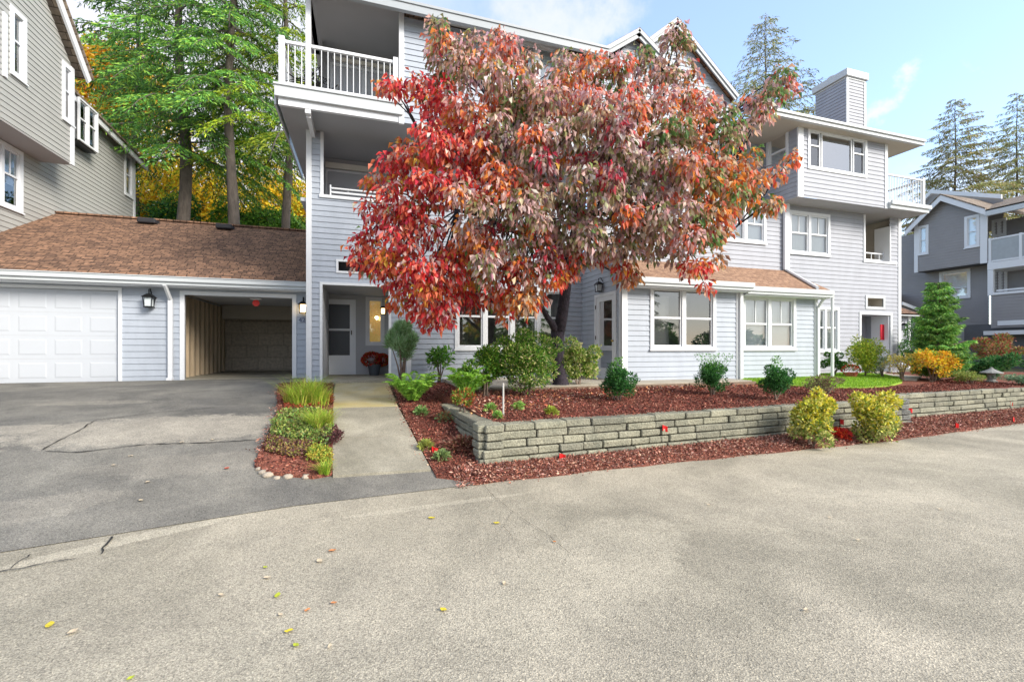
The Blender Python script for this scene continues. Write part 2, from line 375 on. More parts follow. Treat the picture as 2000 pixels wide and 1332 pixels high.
# ================================================================ THE GROUND
def drape(name, poly, h, mt, step=.5, lift=0.0, skirt=0.0, parent=None):
    bm = bmesh.new(); bm.faces.new([bm.verts.new((x, y, 0)) for x, y in poly])
    xs = [p[0] for p in poly]; ys = [p[1] for p in poly]
    for ax, lo, hi in ((0, min(xs), max(xs)), (1, min(ys), max(ys))):
        k = math.ceil(lo / step + .001)
        while k * step < hi:
            co = [0, 0, 0]; no = [0, 0, 0]; co[ax] = k * step; no[ax] = 1
            bmesh.ops.bisect_plane(bm, geom=bm.verts[:] + bm.edges[:] + bm.faces[:], plane_co=co, plane_no=no); k += 1
    bm.normal_update()
    if bm.faces and sum(f.normal.z for f in bm.faces) < 0: bmesh.ops.reverse_faces(bm, faces=bm.faces[:])
    for v in bm.verts: v.co.z = h(v.co.x, v.co.y) + lift
    if skirt:
        e = [e for e in bm.edges if e.is_boundary]
        r = bmesh.ops.extrude_edge_only(bm, edges=e)
        for g in r['geom']:
            if isinstance(g, bmesh.types.BMVert): g.co.z -= skirt
    bmesh.ops.triangulate(bm, faces=[f for f in bm.faces if len(f.verts) > 4])
    me = bpy.data.meshes.new(name); bm.to_mesh(me); bm.free()
    me.materials.append(mt); o = bpy.data.objects.new(name, me); C.objects.link(o)
    if parent: o.parent = parent
    else: o['kind'] = 'structure'
    return o

def groundmat(name, base, patches, speckle, sscale=110, big=.35, bigamt=.12, rough=.9, bump=.5, blobs=(), bcol=(.3,.27,.22), pits=.0):
    """asphalt / concrete: fine aggregate + broad wear stains"""
    m = bpy.data.materials.new(name); m.use_nodes = True; t = m.node_tree; n = t.nodes; l = t.links
    b = n['Principled BSDF']; b.inputs['Roughness'].default_value = rough; b.inputs['Specular IOR Level'].default_value = .25
    geo = n.new('ShaderNodeNewGeometry')
    def noise(sc, det=4, dist=0, rg=.6):
        q = n.new('ShaderNodeTexNoise'); q.inputs['Scale'].default_value = sc; q.inputs['Detail'].default_value = det; q.inputs['Distortion'].default_value = dist; q.inputs['Roughness'].default_value = rg
        l.new(geo.outputs['Position'], q.inputs['Vector']); return q.outputs['Fac']
    def ramp(fac, p0, p1, c0, c1):
        q = n.new('ShaderNodeValToRGB'); q.color_ramp.elements[0].position = p0; q.color_ramp.elements[1].position = p1
        q.color_ramp.elements[0].color = (*c0, 1); q.color_ramp.elements[1].color = (*c1, 1); l.new(fac, q.inputs['Fac']); return q.outputs['Color']
    def mult(a, c):
        q = n.new('ShaderNodeMixRGB'); q.blend_type = 'MULTIPLY'; q.inputs['Fac'].default_value = 1; l.new(a, q.inputs['Color1']); l.new(c, q.inputs['Color2']); return q.outputs['Color']
    c = ramp(noise(big, 6, .6), .35, .65, base, patches)
    if blobs:
        ns = noise(5, 8, .5, .75); ns2 = noise(38, 3)
        for (bx, by, rx, ry, rot, amt) in blobs:
            mp = n.new('ShaderNodeMapping'); mp.vector_type = 'TEXTURE'; mp.inputs['Location'].default_value = (bx, by, 0); mp.inputs['Rotation'].default_value = (0, 0, rot); mp.inputs['Scale'].default_value = (rx, ry, 1e3)
            l.new(geo.outputs['Position'], mp.inputs['Vector']); le = n.new('ShaderNodeVectorMath'); le.operation = 'LENGTH'; l.new(mp.outputs['Vector'], le.inputs[0])
            a1 = n.new('ShaderNodeMath'); a1.operation = 'MULTIPLY_ADD'; a1.inputs[1].default_value = 1.5; l.new(ns, a1.inputs[0]); l.new(le.outputs['Value'], a1.inputs[2])
            a2 = n.new('ShaderNodeMath'); a2.operation = 'MULTIPLY_ADD'; a2.inputs[1].default_value = .6; l.new(ns2, a2.inputs[0]); l.new(a1.outputs[0], a2.inputs[2])
            mr = n.new('ShaderNodeMapRange'); mr.interpolation_type = 'SMOOTHSTEP'; mr.inputs['From Min'].default_value = 1.85; mr.inputs['From Max'].default_value = 2.15; mr.inputs['To Min'].default_value = amt; mr.inputs['To Max'].default_value = 0
            l.new(a2.outputs[0], mr.inputs['Value']); mx = n.new('ShaderNodeMixRGB'); mx.inputs['Color2'].default_value = (*bcol, 1); l.new(mr.outputs['Result'], mx.inputs['Fac']); l.new(c, mx.inputs['Color1']); c = mx.outputs['Color']
    c = mult(c, ramp(noise(1.7, 7, .3, .7), .3, .7, (1 - bigamt,) * 3, (1 + bigamt, 1 + bigamt * .95, 1 + bigamt * .85)))
    c = mult(c, ramp(noise(sscale, 2), .36, .64, (1 - speckle,) * 3, (1 + speckle,) * 3))
    vo = n.new('ShaderNodeTexVoronoi'); vo.inputs['Scale'].default_value = sscale * .75; l.new(geo.outputs['Position'], vo.inputs['Vector'])
    sx = n.new('ShaderNodeSeparateXYZ'); l.new(vo.outputs['Color'], sx.inputs[0])
    c = mult(c, ramp(sx.outputs['X'], .0, 1.0, (1 - speckle * .8,) * 3, (1 + speckle * .8, 1 + speckle * .78, 1 + speckle * .7)))
    if pits:
        v2 = n.new('ShaderNodeTexVoronoi'); v2.inputs['Scale'].default_value = sscale * .8; l.new(geo.outputs['Position'], v2.inputs['Vector']); s2 = n.new('ShaderNodeSeparateXYZ'); l.new(v2.outputs['Color'], s2.inputs[0])
        c = mult(c, ramp(s2.outputs['Y'], .80, .93, (1, 1, 1), (1 - pits,) * 3)); c = mult(c, ramp(s2.outputs['Z'], .86, .96, (1, 1, 1), (1 + pits * .7, 1 + pits * .68, 1 + pits * .6)))
    l.new(c, b.inputs['Base Color'])
    bp = n.new('ShaderNodeBump'); bp.inputs['Strength'].default_value = bump; bp.inputs['Distance'].default_value = .006
    l.new(vo.outputs['Distance'], bp.inputs['Height']); l.new(bp.outputs['Normal'], b.inputs['Normal'])
    MATS[name] = m; return m
def _mid(a, b): p, q = G(*a, 0), G(*b, 0); return ((p[0] + q[0]) / 2, (p[1] + q[1]) / 2)
def _rot(a, b): p, q = G(*a, 0), G(*b, 0); return math.atan2(q[1] - p[1], q[0] - p[0])
M_road  = groundmat('old_asphalt_road', (.29,.265,.208), (.46,.415,.33), .32, 150, .45, .15, pits=.32, bcol=(.50,.455,.36), blobs=[
    (*_mid((20,1105),(480,1003)), .95, .10, _rot((20,1105),(480,1003)), .75), (*_mid((640,1015),(1010,965)), 1.05, .06, _rot((640,1015),(1010,965)), .55), (*_mid((580,990),(885,946)), .8, .022, _rot((580,990),(885,946)), .7),
    (1.5, 2.9, 1.3, .5, .5, .35), (6.5, 3.8, 2.2, .8, .1, .25), (-.9, 2.6, .9, .35, .2, .3), (9.5, 3.2, 2.5, .6, .2, .2)])
M_drive = groundmat('driveway_asphalt', (.122,.119,.113), (.23,.22,.195), .24, 150, .55, .24, pits=.3, bcol=(.34,.315,.27), blobs=[
    (*GH(320, 836, hL)[:2], 1.75, .62, .10, .8), (*GH(20, 838, hL)[:2], .5, .22, .1, .7), (*GH(190, 787, hL)[:2], .9, .2, .0, .35), (*GH(400, 905, hL)[:2], 1.2, .3, .1, .3), (*GH(30, 1000, hL)[:2], .8, .25, .3, .35)])
M_patch = groundmat('worn_light_asphalt', (.31,.28,.235), (.21,.195,.17), .3, 90, .9, .2)
M_pale  = groundmat('pale_asphalt', (.42,.38,.29), (.54,.49,.38), .3, 80, .9, .14)
M_conc  = groundmat('walk_concrete', (.225,.21,.165), (.34,.318,.258), .22, 130, .9, .16, bump=.15)
M_concy = groundmat('mossy_yellow_concrete', (.42,.34,.15), (.44,.40,.27), .10, 130, 1.1, .14, bump=.15)
M_concp = groundmat('patio_concrete', (.46,.42,.35), (.33,.30,.25), .10, 130, 1.2, .12, bump=.15)
M_soil  = groundmat('bare_soil', (.10,.07,.05), (.14,.10,.07), .3, 60, .6, .2)
M_mulch = groundmat('bark_mulch', (.13,.045,.032), (.22,.08,.055), .5, 70, 1.1, .3, bump=1)
M_lawn  = mat('lawn_turf', (.22,.36,.03), .9, col2=(.30,.44,.04), scale=3)
M_land  = groundmat('far_ground', (.12,.12,.06), (.16,.14,.09), .3, 20, .1, .2)

# terrain sheet to the horizon
gx = [-400,-150,-60,-30,-16,-12,-9,-7,-5,-4,-3,-2,-1,0,1,2,3,4,5,6,7,8,9,10,12,14,16,20,25,30,40,60,150,400]
gy = [-400,-100,-30,-8,0,3,4,4.3,4.6,4.9,5.2,5.5,5.8,6.1,6.5,7,7.5,8,8.5,9,10,11,12,13,14,16,20,23,25,27,29,34,45,60,150,600]
hill = lambda x, y: float(np.interp(y, [23, 29, 60, 200], [0, 5.2, 7, 7])) * float(np.interp(x, [-3, 2], [1, 0]))
gv = [(x, y, (0 if y < 3 else hL(x, y)) - .10 + hill(x, y)) for y in gy for x in gx]; nx = len(gx)
gf = [(j*nx+i, j*nx+i+1, (j+1)*nx+i+1, (j+1)*nx+i) for j in range(len(gy)-1) for i in range(nx-1)]
struct(obj('terrain', gv, gf, M_land))
# the road sheet and its far end
xs = np.linspace(-40, 45, 90)
struct(drape('road', [(-40,-30),(45,-30)] + [(x, float(Ye(x)) + .06) for x in reversed(xs)], lambda x, y: 0.0, M_road, 3))
# driveway
dx = np.linspace(-14, 1.35, 24)
driveway = drape('driveway', [(x, float(Ye(x))) for x in dx] + [(1.35,5.6),(-.4,5.6),(-.4,13.1),(-14,13.1)], hL, M_drive, .5, .006)
def flat_patch(name, px, mt, h, lift): 
    return drape(name, [GH(x, y, h)[:2] for x, y in px], h, mt, .25, lift)
hz0 = lambda x, y: 0.0
M_crack = mat('crack_dark', (.03,.028,.025), .95, .2, 20)
def crack(px, w, h, lift=.012):
    P = [Vector(GH(x, y, h)) for x, y in px]; Q = []
    for a, b in zip(P, P[1:]):
        n = max(2, int((b - a).length / .06))
        for i in range(n):
            q = a.lerp(b, i / n); t = (b - a).normalized(); q += Vector((-t.y, t.x, 0)) * random.uniform(-.012, .012); Q.append(q)
    Q.append(P[-1]); v = []; f = []
    for i, q in enumerate(Q):
        t = (Q[min(i+1, len(Q)-1)] - Q[max(i-1, 0)]).normalized(); s = Vector((-t.y, t.x, 0)) * w * random.uniform(.25, 1)
        for k in (q - s, q + s): v.append((k.x, k.y, h(k.x, k.y) + lift))
        if i: n = 2 * i; f.append((n-2, n, n+1, n-1))
    struct(obj('pavement_crack', v, f, M_crack))
crack([(95,1055),(160,1048),(215,1040),(275,1028),(340,1018),(375,1013),(385,1010),(430,1000),(480,992),(545,990)], .016, hz0)
crack([(375,1014),(384,1006),(440,998),(480,994)], .03, hz0, .013)
crack([(0,1118),(40,1112),(90,1102),(150,1093)], .010, hz0)
crack([(195,1085),(205,1066),(218,1052),(222,1048)], .010, hz0)
crack([(20,1112),(45,1095),(58,1085)], .008, hz0)
crack([(90,882),(150,886),(230,876),(300,869),(400,866),(500,861)], .012, hL, .016)
crack([(85,880),(120,860),(165,836),(190,822),(250,814),(320,806),(420,797)], .010, hL, .016)
crack([(945,950),(965,970),(1000,1000),(1060,1040),(1110,1080)], .0025, hz0)
crack([(1000,1000),(985,1030),(1010,1060)], .002, hz0)
# walkway slabs
wl = lambda y: float(np.interp(y, [5.46, 8.0, 10.9], [-.33, -.52, -.60])); wr = lambda y: float(np.interp(y, [5.5, 8.0, 10.9], [.76, .55, .53]))
for nm, y0, y1, mt in (('walkway', 5.48, 6.61, M_conc), ('walkway', 6.63, 7.99, M_conc), ('walkway', 8.01, 10.88, M_concy)):
    drape(nm, [(wl(y0), y0), (wr(y0), y0), (wr(y1), y1), (wl(y1), y1)], hL, mt, .4, .035, .08)
# porch slab
porch = MB().wbox(-.92, .70, 10.89, 14.0, .66, .835).build('porch_floor', M_conc); struct(porch)

# planting ground
isl = [GH(x, y, hL)[:2] for x, y in ((548,752),(651,750),(651,800),(650,865),(649,930),(610,937),(560,932),(520,928),(497,914),(505,890),(520,860),(533,835),(543,800),(540,770))]
drape('mulch_island', isl, hL, M_mulch, .25, .04, .06)
W1 = [(1.36, 5.49), (3.6, 5.60), (6.84, 5.80), (10.1, 5.97)]
W2 = [(9.7, 6.30), (12.5, 6.42), (15.0, 6.58), (22, 7.2)]
WR = [(1.36, 5.49), (1.27, 6.8), (1.2, 8.1)]
yw1 = lambda x: float(np.interp(x, [p[0] for p in W1], [p[1] for p in W1]))
yw2 = lambda x: float(np.interp(x, [p[0] for p in W2], [p[1] for p in W2]))
def hside(x, y): return hL(x, y) + .01
side = [(.80, 5.3), (1.30, float(Ye(1.3)) + .0), (1.45, 5.62), (1.40, 6.8), (1.32, 8.3), (1.3, 10.8), (.62, 10.8), (.60, 8.0), (.70, 6.5)]
drape('mulch_border', side, hside, M_mulch, .25, .015, .05)
sx_ = np.linspace(1.2, 24, 60)
drape('mulch_strip', [(x, float(Ye(x)) - .02 + .03 * math.sin(x * 5)) for x in sx_] + [(24, yw2(22) + .3), (22, 7.3), (12.5, 6.6), (10.3, 6.5), (10.1, 6.1), (6.84, 5.95), (3.6, 5.75), (1.3, 5.6)], hstrip, M_mulch, .3, .012, .02)
hb = lambda x, y: hbed(x, y)
drape('mulch_bed', [(1.62, 5.72), (3.6, 5.81), (6.84, 6.01), (9.95, 6.17), (10.05, 6.48), (12.5, 6.55), (15, 6.72), (22, 7.35), (24, 9.5), (19, 11.5), (13, 11.4), (13, 9.0), (6.0, 8.62), (5.5, 11.5), (1.2, 11.5), (1.36, 8.25), (1.50, 8.0), (1.56, 6.8)], hb, M_mulch, .4, .0, .25)
# patio slab + timber edging
patio = MB(); patio.wbox(1.9, 8.9, 8.66, 11.6, .60, .80); patio = patio.build('patio', M_concp); struct(patio)
M_edge = mat('edging_timber', (.20,.14,.10), .9, .3, 8)
for a, b, w_ in ((1.9, 3.6, 'leftmost board, behind the dogwood trunk'), (3.63, 5.3, 'board just right of the dogwood trunk'), (5.33, 7.0, 'board behind the left boxwood'), (7.03, 8.95, 'rightmost board, ending at the lawn')):
    e = MB().wbox(a, b, 8.58, 8.64, .66, .775).build('edging_board', M_edge, None, bevel=.006)
    tag(e, 'weathered timber patio edging, ' + w_, 'edging board', 'timber edging boards along the patio')
for x, w_ in ((2.2, 'first from the left'), (3.6, 'nearest the dogwood trunk'), (5.0, 'between the trunk and the left boxwood'), (6.0, 'just right of the left boxwood'), (6.9, 'left of the middle boxwood'), (8.2, 'last one before the lawn')):
    e = MB().wbox(x, x + .05, 8.52, 8.57, .60, .76).build('edging_stake', M_edge, None)
    tag(e, 'short wooden stake holding the patio edging, ' + w_, 'stake', 'stakes along the patio edging')
# lawn
lpx = [(1440,741),(1480,748),(1540,752),(1600,756),(1680,757),(1735,754),(1762,746),(1755,738),(1720,731),(1640,729),(1600,731),(1500,736)]
hlawn = lambda x, y: hbed(x, y) + .03
lawn_poly = [GH(x, y, hlawn)[:2] for x, y in lpx]
drape('lawn', lawn_poly, hlawn, M_lawn, .3, .0, .05)
pw = [(1722,729),(1800,736),(1790,742),(1765,741),(1735,734),(1700,728),(1690,722),(1745,722)]
drape('entry_path', [GH(x, y, hlawn)[:2] for x, y in pw], hlawn, M_concp, .4, .012, .05)

# ================================================================ LEAF CLOUDS
def leafcloud(name, P, D, ln, wd, col, mt, parent=None, droop=0.0, curl=.25, loc=None):
    """one mesh of small folded leaves: P base points, D directions, ln lengths, wd widths, col colours"""
    n = len(P); P = np.asarray(P, float); D = np.asarray(D, float); D /= np.linalg.norm(D, axis=1, keepdims=True) + 1e-9
    ln = np.broadcast_to(ln, n)[:, None]; wd = np.broadcast_to(wd, n)[:, None]
    r = rng.normal(size=(n, 3)); s = np.cross(D, r); s /= np.linalg.norm(s, axis=1, keepdims=True) + 1e-9; u = np.cross(s, D)
    mid = P + D * ln * .45
    tipd = D.copy(); tipd[:, 2] -= droop; tipd /= np.linalg.norm(tipd, axis=1, keepdims=True)
    tip = mid + tipd * ln * .55
    Lf = mid + s * wd * .5 + u * wd * curl; Rt = mid - s * wd * .5 + u * wd * curl
    V = np.stack([P, Lf, mid, Rt, tip], 1).reshape(-1, 3)
    o = origin_of(parent); base = np.array(loc if loc is not None else (0, 0, 0), float); off = base if parent is None else np.array(o); V = V - off
    b = (np.arange(n) * 5)[:, None]
    T = np.stack([b + [0, 2, 1], b + [0, 3, 2], b + [1, 2, 4], b + [2, 3, 4]], 1).reshape(-1)
    me = bpy.data.meshes.new(name); me.vertices.add(n * 5); me.vertices.foreach_set('co', V.astype(np.float32).ravel())
    me.loops.add(len(T)); me.loops.foreach_set('vertex_index', T.astype(np.int32))
    me.polygons.add(n * 4); me.polygons.foreach_set('loop_start', np.arange(n * 4, dtype=np.int32) * 3)
    me.update(calc_edges=True); me.validate()
    at = me.color_attributes.new('col', 'FLOAT_COLOR', 'POINT'); c = np.ones((n, 5, 4), np.float32); c[:, :, :3] = np.asarray(col)[:, None, :]
    at.data.foreach_set('color', c.ravel()); me.materials.append(mt)
    ob = bpy.data.objects.new(name, me); C.objects.link(ob)
    if parent is None: ob.location = base
    else: ob.parent = parent
    return ob
def pick(pal, n, wts=None, jit=.18):
    pal = np.array(pal, float); i = rng.choice(len(pal), n, p=None if wts is None else np.array(wts) / sum(wts))
    return np.clip(pal[i] * (1 + rng.normal(0, jit, (n, 1))) * (1 + rng.normal(0, .05, (n, 3))), .004, .9)
def unit(n, up=0.0):
    d = rng.normal(size=(n, 3)); d /= np.linalg.norm(d, axis=1, keepdims=True); d[:, 2] += up; return d / np.linalg.norm(d, axis=1, keepdims=True)

GREENS = [(.09,.24,.03),(.15,.33,.04),(.05,.15,.02),(.22,.40,.05)]
DKGREEN = [(.035,.13,.035),(.05,.18,.05),(.08,.24,.06),(.02,.08,.02)]
YELG = [(.80,.66,.05),(.66,.60,.07),(.88,.78,.20),(.24,.32,.04),(.55,.55,.10)]
VARIEG = [(.14,.30,.04),(.24,.40,.06),(.48,.52,.15),(.70,.66,.34)]
YELLOW = [(.85,.56,.03),(.90,.66,.04),(.75,.42,.02),(.82,.68,.05)]
ORANGE = [(.75,.32,.03),(.80,.42,.04),(.60,.22,.02),(.70,.48,.06)]

def bush(name, label, cat, c, rad, n, ll, lw, pal, wts=None, lumps=9, stems=5, group=None, up=.5, base=None, droop=.2, stemr=.012, shell=.55, pal2=None):
    """leafy shrub: lumpy crown of leaf tufts over real stems. c = ground point, rad = (rx, ry, h), base = clear height"""
    c = Vector(c); t = thing(name, label, cat, c, group); b = .12 * rad[2] if base is None else base
    H = rad[2]; ctr = np.array([c.x, c.y, c.z + b + (H - b) / 2]); Rr = np.array([rad[0], rad[1], (H - b) / 2])
    tc = []; lumps = int(lumps * 1.5)
    for _ in range(lumps):
        d = unit(1)[0]; q = rng.uniform(.17, .38); d[2] = (len(tc) + .5) / lumps * 1.9 - .95 if b < .05 else d[2]; hw = 1.0 if abs(d[2]) < .4 else .8; tc.append((ctr + d * Rr * (1 - q) * (np.array([hw, hw, 1.0]) if b < .05 else 1) * rng.uniform(.45, 1.16), q))
    k = rng.integers(0, lumps, n); d = unit(n)
    cen = np.array([q[0] for q in tc])[k]; rr = np.array([q[1] for q in tc])[k][:, None] * Rr * rng.uniform(shell, 1.0, (n, 1)) ** .6 * np.where(rng.random((n, 1)) < .14, rng.uniform(1, 1.45, (n, 1)), 1)
    P = cen + d * rr
    lo = c.z + .02; P[:, 2] = np.maximum(P[:, 2], lo + rng.uniform(0, .06, n))
    D = d * 1.0 + rng.normal(0, .5, (n, 3)); D[:, 2] += up
    cc = pick(pal, n, wts)
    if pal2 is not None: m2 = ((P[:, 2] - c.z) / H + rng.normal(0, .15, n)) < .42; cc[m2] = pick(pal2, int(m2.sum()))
    leafcloud('foliage', P, D, ll * rng.uniform(.6, 1.25, n), lw * rng.uniform(.7, 1.2, n), cc, LEAF, t, droop)
    if stems:
        m = MB()
        for i in range(stems):
            e = tc[i % lumps][0]; mid = Vector((c.x + (e[0] - c.x) * .35 + random.uniform(-.04, .04), c.y + (e[1] - c.y) * .35, c.z + (e[2] - c.z) * .5))
            m.tube([Vector((c.x + random.uniform(-.04, .04), c.y + random.uniform(-.04, .04), c.z - .04)), mid, Vector(e)], [stemr * 1.5, stemr, stemr * .4], 5)
        m.build('stem', M_twig, t, True)
    return t
def grass_clump(name, label, cat, c, rad, h, n, pal, group=None, w=.008, lean=.6, hz=None):
    c = Vector(c); t = thing(name, label, cat, c, group); V = []; Fc = []; cols = []
    cc = pick(pal, n); tf = []
    for _ in range(max(4, n // 110)):
        a = random.uniform(0, 6.283); r = math.sqrt(random.random()) * .85; tf.append((rad[0] * r * math.cos(a), rad[1] * r * math.sin(a), random.uniform(.55, 1.1)))
    for i in range(n):
        q = tf[i % len(tf)]; a = random.uniform(0, 6.283); r = random.random() * .32; bx = c.x + q[0] + rad[0] * r * math.cos(a); by = c.y + q[1] + rad[0] * r * math.sin(a)
        bz = (hz(bx, by) if hz else c.z) - .01
        hh = h * q[2] * random.uniform(.35, 1.1); l = lean * random.uniform(.2, 1.5) * hh; aa = a + random.uniform(-.9, .9); dx, dy = math.cos(aa), math.sin(aa)
        sx, sy = -dy * w * .5, dx * w * .5; n0 = len(V)
        for s in (0, .4, .75, 1):
            x = bx + dx * l * s * s; y = by + dy * l * s * s; z = bz + hh * (s - .25 * s * s * s); k = 1 - .85 * s
            V += [(x - sx * k, y - sy * k, z), (x + sx * k, y + sy * k, z)]; cols += [cc[i]] * 2
        for k in range(3): Fc.append((n0 + 2*k, n0 + 2*k + 1, n0 + 2*k + 3, n0 + 2*k + 2))
    obj('blades', V, Fc, LEAF, t, cols=np.array(cols)); return t
def fern(name, label, c, rad, h, nf, pal, group=None):
    c = Vector(c); t = thing(name, label, 'fern', c, group); P = []; D = []; Ls = []
    for i in range(nf):
        a = 2.4 * i + random.uniform(-.3, .3); L_ = rad * random.uniform(.75, 1.1); hh = h * random.uniform(.6, 1.1); dx, dy = math.cos(a), math.sin(a)
        for k in range(26):
            s = .12 + .88 * k / 25; x = c.x + dx * L_ * s; y = c.y + dy * L_ * s; z = c.z + hh * (1.9 * s - 1.15 * s * s) * 1.25
            ll = .11 * math.sin(math.pi * min(1, s * .93 + .07)) + .02
            for sg in (-1, 1):
                P.append((x, y, z)); D.append((-dy * sg + dx * .5, dx * sg + dy * .5, -.25)); Ls.append(ll)
    n = len(P); leafcloud('frond', P, D, np.array(Ls), .02, pick(pal, n, jit=.15), LEAF, t, .2, .1)
    return t

# ================================================================ MAIN APARTMENT BUILDING
apt = thing('apartment_building', 'pale blue grey clapboard apartment building with white trim, gables and a tall siding clad chimney', 'building', (5.85, 12, .8))
ZF = .82; YL, YT, YB1, YB2, YR, YG, YX = 11.6, 10.5, 9.5, 9.68, 11.3, 11.9, 10.58
ZS = EYE + 5.1; ZSR = EYE + 4.68
XL = FX(600, YL); XC = 5.85
TL, TT, T1, T2, TR, TG, TX, TW = front(YL), front(YT), front(YB1), front(YB2), front(YR), front(YG), front(YX), west(XC)

# --- left wing, lower two storeys
e0, ez1 = F(630, 556, YL); e1 = FX(759, YL)
o0, oz0 = F(632, 381, YL); o1 = FX(776, YL)
s0, sz1 = F(661, 511, YL); s1, sz0 = F(737, 533, YL)
g0, gz0 = F(888, 684, YL); g1, gz1 = FX(1103, YL), FZ(1060, 564, YL)
holes = [(e0, e1, ZF - .2, ez1), (o0, o1, oz0, ZS), (s0, s1, sz0, sz1), (g0, g1, gz0, gz1)]
wall('wall', TL, XL, XC, .70, ZS, holes, M_sid, apt)
corner = lambda T, u0, u1, z0, z1, d=.03: MB().box(T, u0, u1, z0, z1, -.02, d).build('corner_board', M_trim, apt)
corner(TL, XL - .02, FX(607, YL) + .02, .75, FZ(600, 252, YL))
casing('opening_trim', TL, e0, e1, .80, ez1, .06, apt)
# second post and the narrow return right of the entry
corner(TL, FX(794, YL), FX(803, YL), .80, ez1 + .0)
mb = MB(); mb.box(TL, o0 - .07, o0, oz0, FZ(632, 252, YL), -.02, .03); mb.box(TL, o1, o1 + .09, oz0, ZS - .004, -.06, .03); mb.box(TL, o0 - .09, o1 + .12, oz0 - .07, oz0, -.10, .05)
mb.box(TL, FX(608, YL), o0 - .075, FZ(616, 252, YL) - .05, FZ(616, 252, YL), -.02, .03)
mb.build('opening_trim', M_trim, apt)
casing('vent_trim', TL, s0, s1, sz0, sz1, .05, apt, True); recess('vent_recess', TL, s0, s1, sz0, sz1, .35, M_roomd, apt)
window(apt, TL, g0, g1, gz0, gz1, cols=4, rail=.53, back='room', depth=2.2, rooml=M_room)
wall('side_wall', west(XL), YL, 17.5, .7, ZS, [], M_sid, apt)
# entry recess with storm door and side window
ED = 2.05; Yd = YL + ED; TD = front(Yd)
mb = MB()
dx0, dz0 = F(633, 730, Yd); dx1, dz1 = F(695, 586, Yd); dz0 = .84
wx0, wz1 = F(714, 580, Yd); wx1, wz0 = F(751, 675, Yd); 
siding(mb, TD, rects(e0 - .3, e1 + .5, ZF, ez1 + .1, [(dx0, dx1, dz0, dz1), (wx0, wx1, wz0, wz1)]), .13)
mb.build('entry_wall', M_rec, apt)
mb = MB(); mb.poly([TL(e0, ZF), TL(e0, ez1), (e0, Yd, ez1), (e0, Yd, ZF)]); mb.poly([TL(e1+.0, ZF), TL(e1, ez1), (e1 + .5, Yd, ez1), (e1 + .5, Yd, ZF)])
mb.poly([TL(e0, ez1), TL(e1, ez1), (e1 + .5, Yd, ez1), (e0, Yd, ez1)]); mb.build('entry_recess', M_rec, apt)
door = MB(); door.frame(TD, dx0, dx1, dz0, dz1, .07, -.02, .035, .02)
door = door.build('front_door', M_door, apt)
a, b, c, d = dx0 + .07, dx1 - .07, dz0 + .02, dz1 - .07
sf = MB(); zk = FZ(660, 694, Yd); zm = FZ(660, 644, Yd)
sf.box(TD, a, a + .05, c, d, .0, .03); sf.box(TD, b - .09, b, c, d, .0, .03); sf.box(TD, a + .05, b - .09, d - .07, d, 0, .03); sf.box(TD, a + .05, b - .09, c, zk, 0, .03); sf.box(TD, a + .05, b - .09, zm - .03, zm + .03, 0, .032)
sf.build('storm_door_frame', M_door, door)
MB().box(TD, a + .05, b - .09, zk, d - .07, .008, .012).build('screen', M_screen, door)
MB().box(TD, b - .06, b - .035, zm - .14, zm - .02, .031, .07).build('handle', M_black, door)
casing('side_trim', TD, wx0 + .07, wx1 - .07, wz0 + .07, wz1 - .07, .07, apt, True)
sw = MB().frame(TD, wx0 + .07, wx1 - .07, wz0 + .07, wz1 - .07, .04, -.05, .01).build('side_window', M_trim, apt)
M_ochre = mat('lit_hallway', (.36,.24,.09), .8, .2, 2, emit=(.7,.42,.12), es=.10)
MB().box(TD, wx0 + .07, wx1 - .07, wz0 + .07, wz1 - .07, -.45, -.40).build('hallway', M_ochre, sw)
MB().poly([TD(wx0+.1, wz0+.1, -.02), TD(wx1-.1, wz0+.1, -.02), TD(wx1-.1, wz1-.1, -.02), TD(wx0+.1, wz1-.1, -.02)]).build('pane', M_glass, sw)
pb = MB().lathe((FX(736, Yd), Yd + .2, FZ(736, 620, Yd)), [(.01, -.05), (.04, -.02), (.045, .02), (.01, .05)], 10).build('hall_bulb', mat('bulb', (1,.9,.7), .4, emit=(1,.8,.5), es=6), sw, True)
# hanging porch lantern
px_, pz_ = F(748, 608, YL + .55); py_ = YL + .55
def lantern(label, c, lit, wallT=None, s=1.0, group=None, hang=False):
    t = thing('wall_lantern' if not hang else 'hanging_lantern', label, 'lantern', c, group); x, y, z = c
    b = MB()
    for sx in (-1, 1):
        for sy in (-1, 1): b.tube([(x + sx*.055*s, y + sy*.055*s, z - .09*s), (x + sx*.075*s, y + sy*.075*s, z + .09*s)], .008*s, 5)
    b.wbox(x - .07*s, x + .07*s, y - .07*s, y + .07*s, z - .105*s, z - .085*s)
    n = len(b.v); k = .10 * s
    b.v += [(x-k,y-k,z+.09*s),(x+k,y-k,z+.09*s),(x+k,y+k,z+.09*s),(x-k,y+k,z+.09*s),(x-.03*s,y-.03*s,z+.16*s),(x+.03*s,y-.03*s,z+.16*s),(x+.03*s,y+.03*s,z+.16*s),(x-.03*s,y+.03*s,z+.16*s)]
    for q in ((0,3,2,1),(4,5,6,7),(0,1,5,4),(1,2,6,5),(2,3,7,6),(3,0,4,7)): b.f.append(tuple(n + i for i in q))
    if hang: b.tube([(x, y, z + .15*s), (x, y, z + .42*s)], .008, 5)
    elif wallT: q = wallT; b.tube([(x, y, z + .15*s), (x, y, z + .24*s), q(.5, .26*s, z), q(1, .16*s, z)], .011*s, 6)
    b.build('housing', M_black, t)
    MB().wbox(x - .052*s, x + .052*s, y - .052*s, y + .052*s, z - .08*s, z + .085*s).build('glass', M_lampw if lit else M_lampo, t)
    return t
def onwall(x, y, yw): return lambda s, dz, z: (x, y + (yw - y) * s, z + dz)
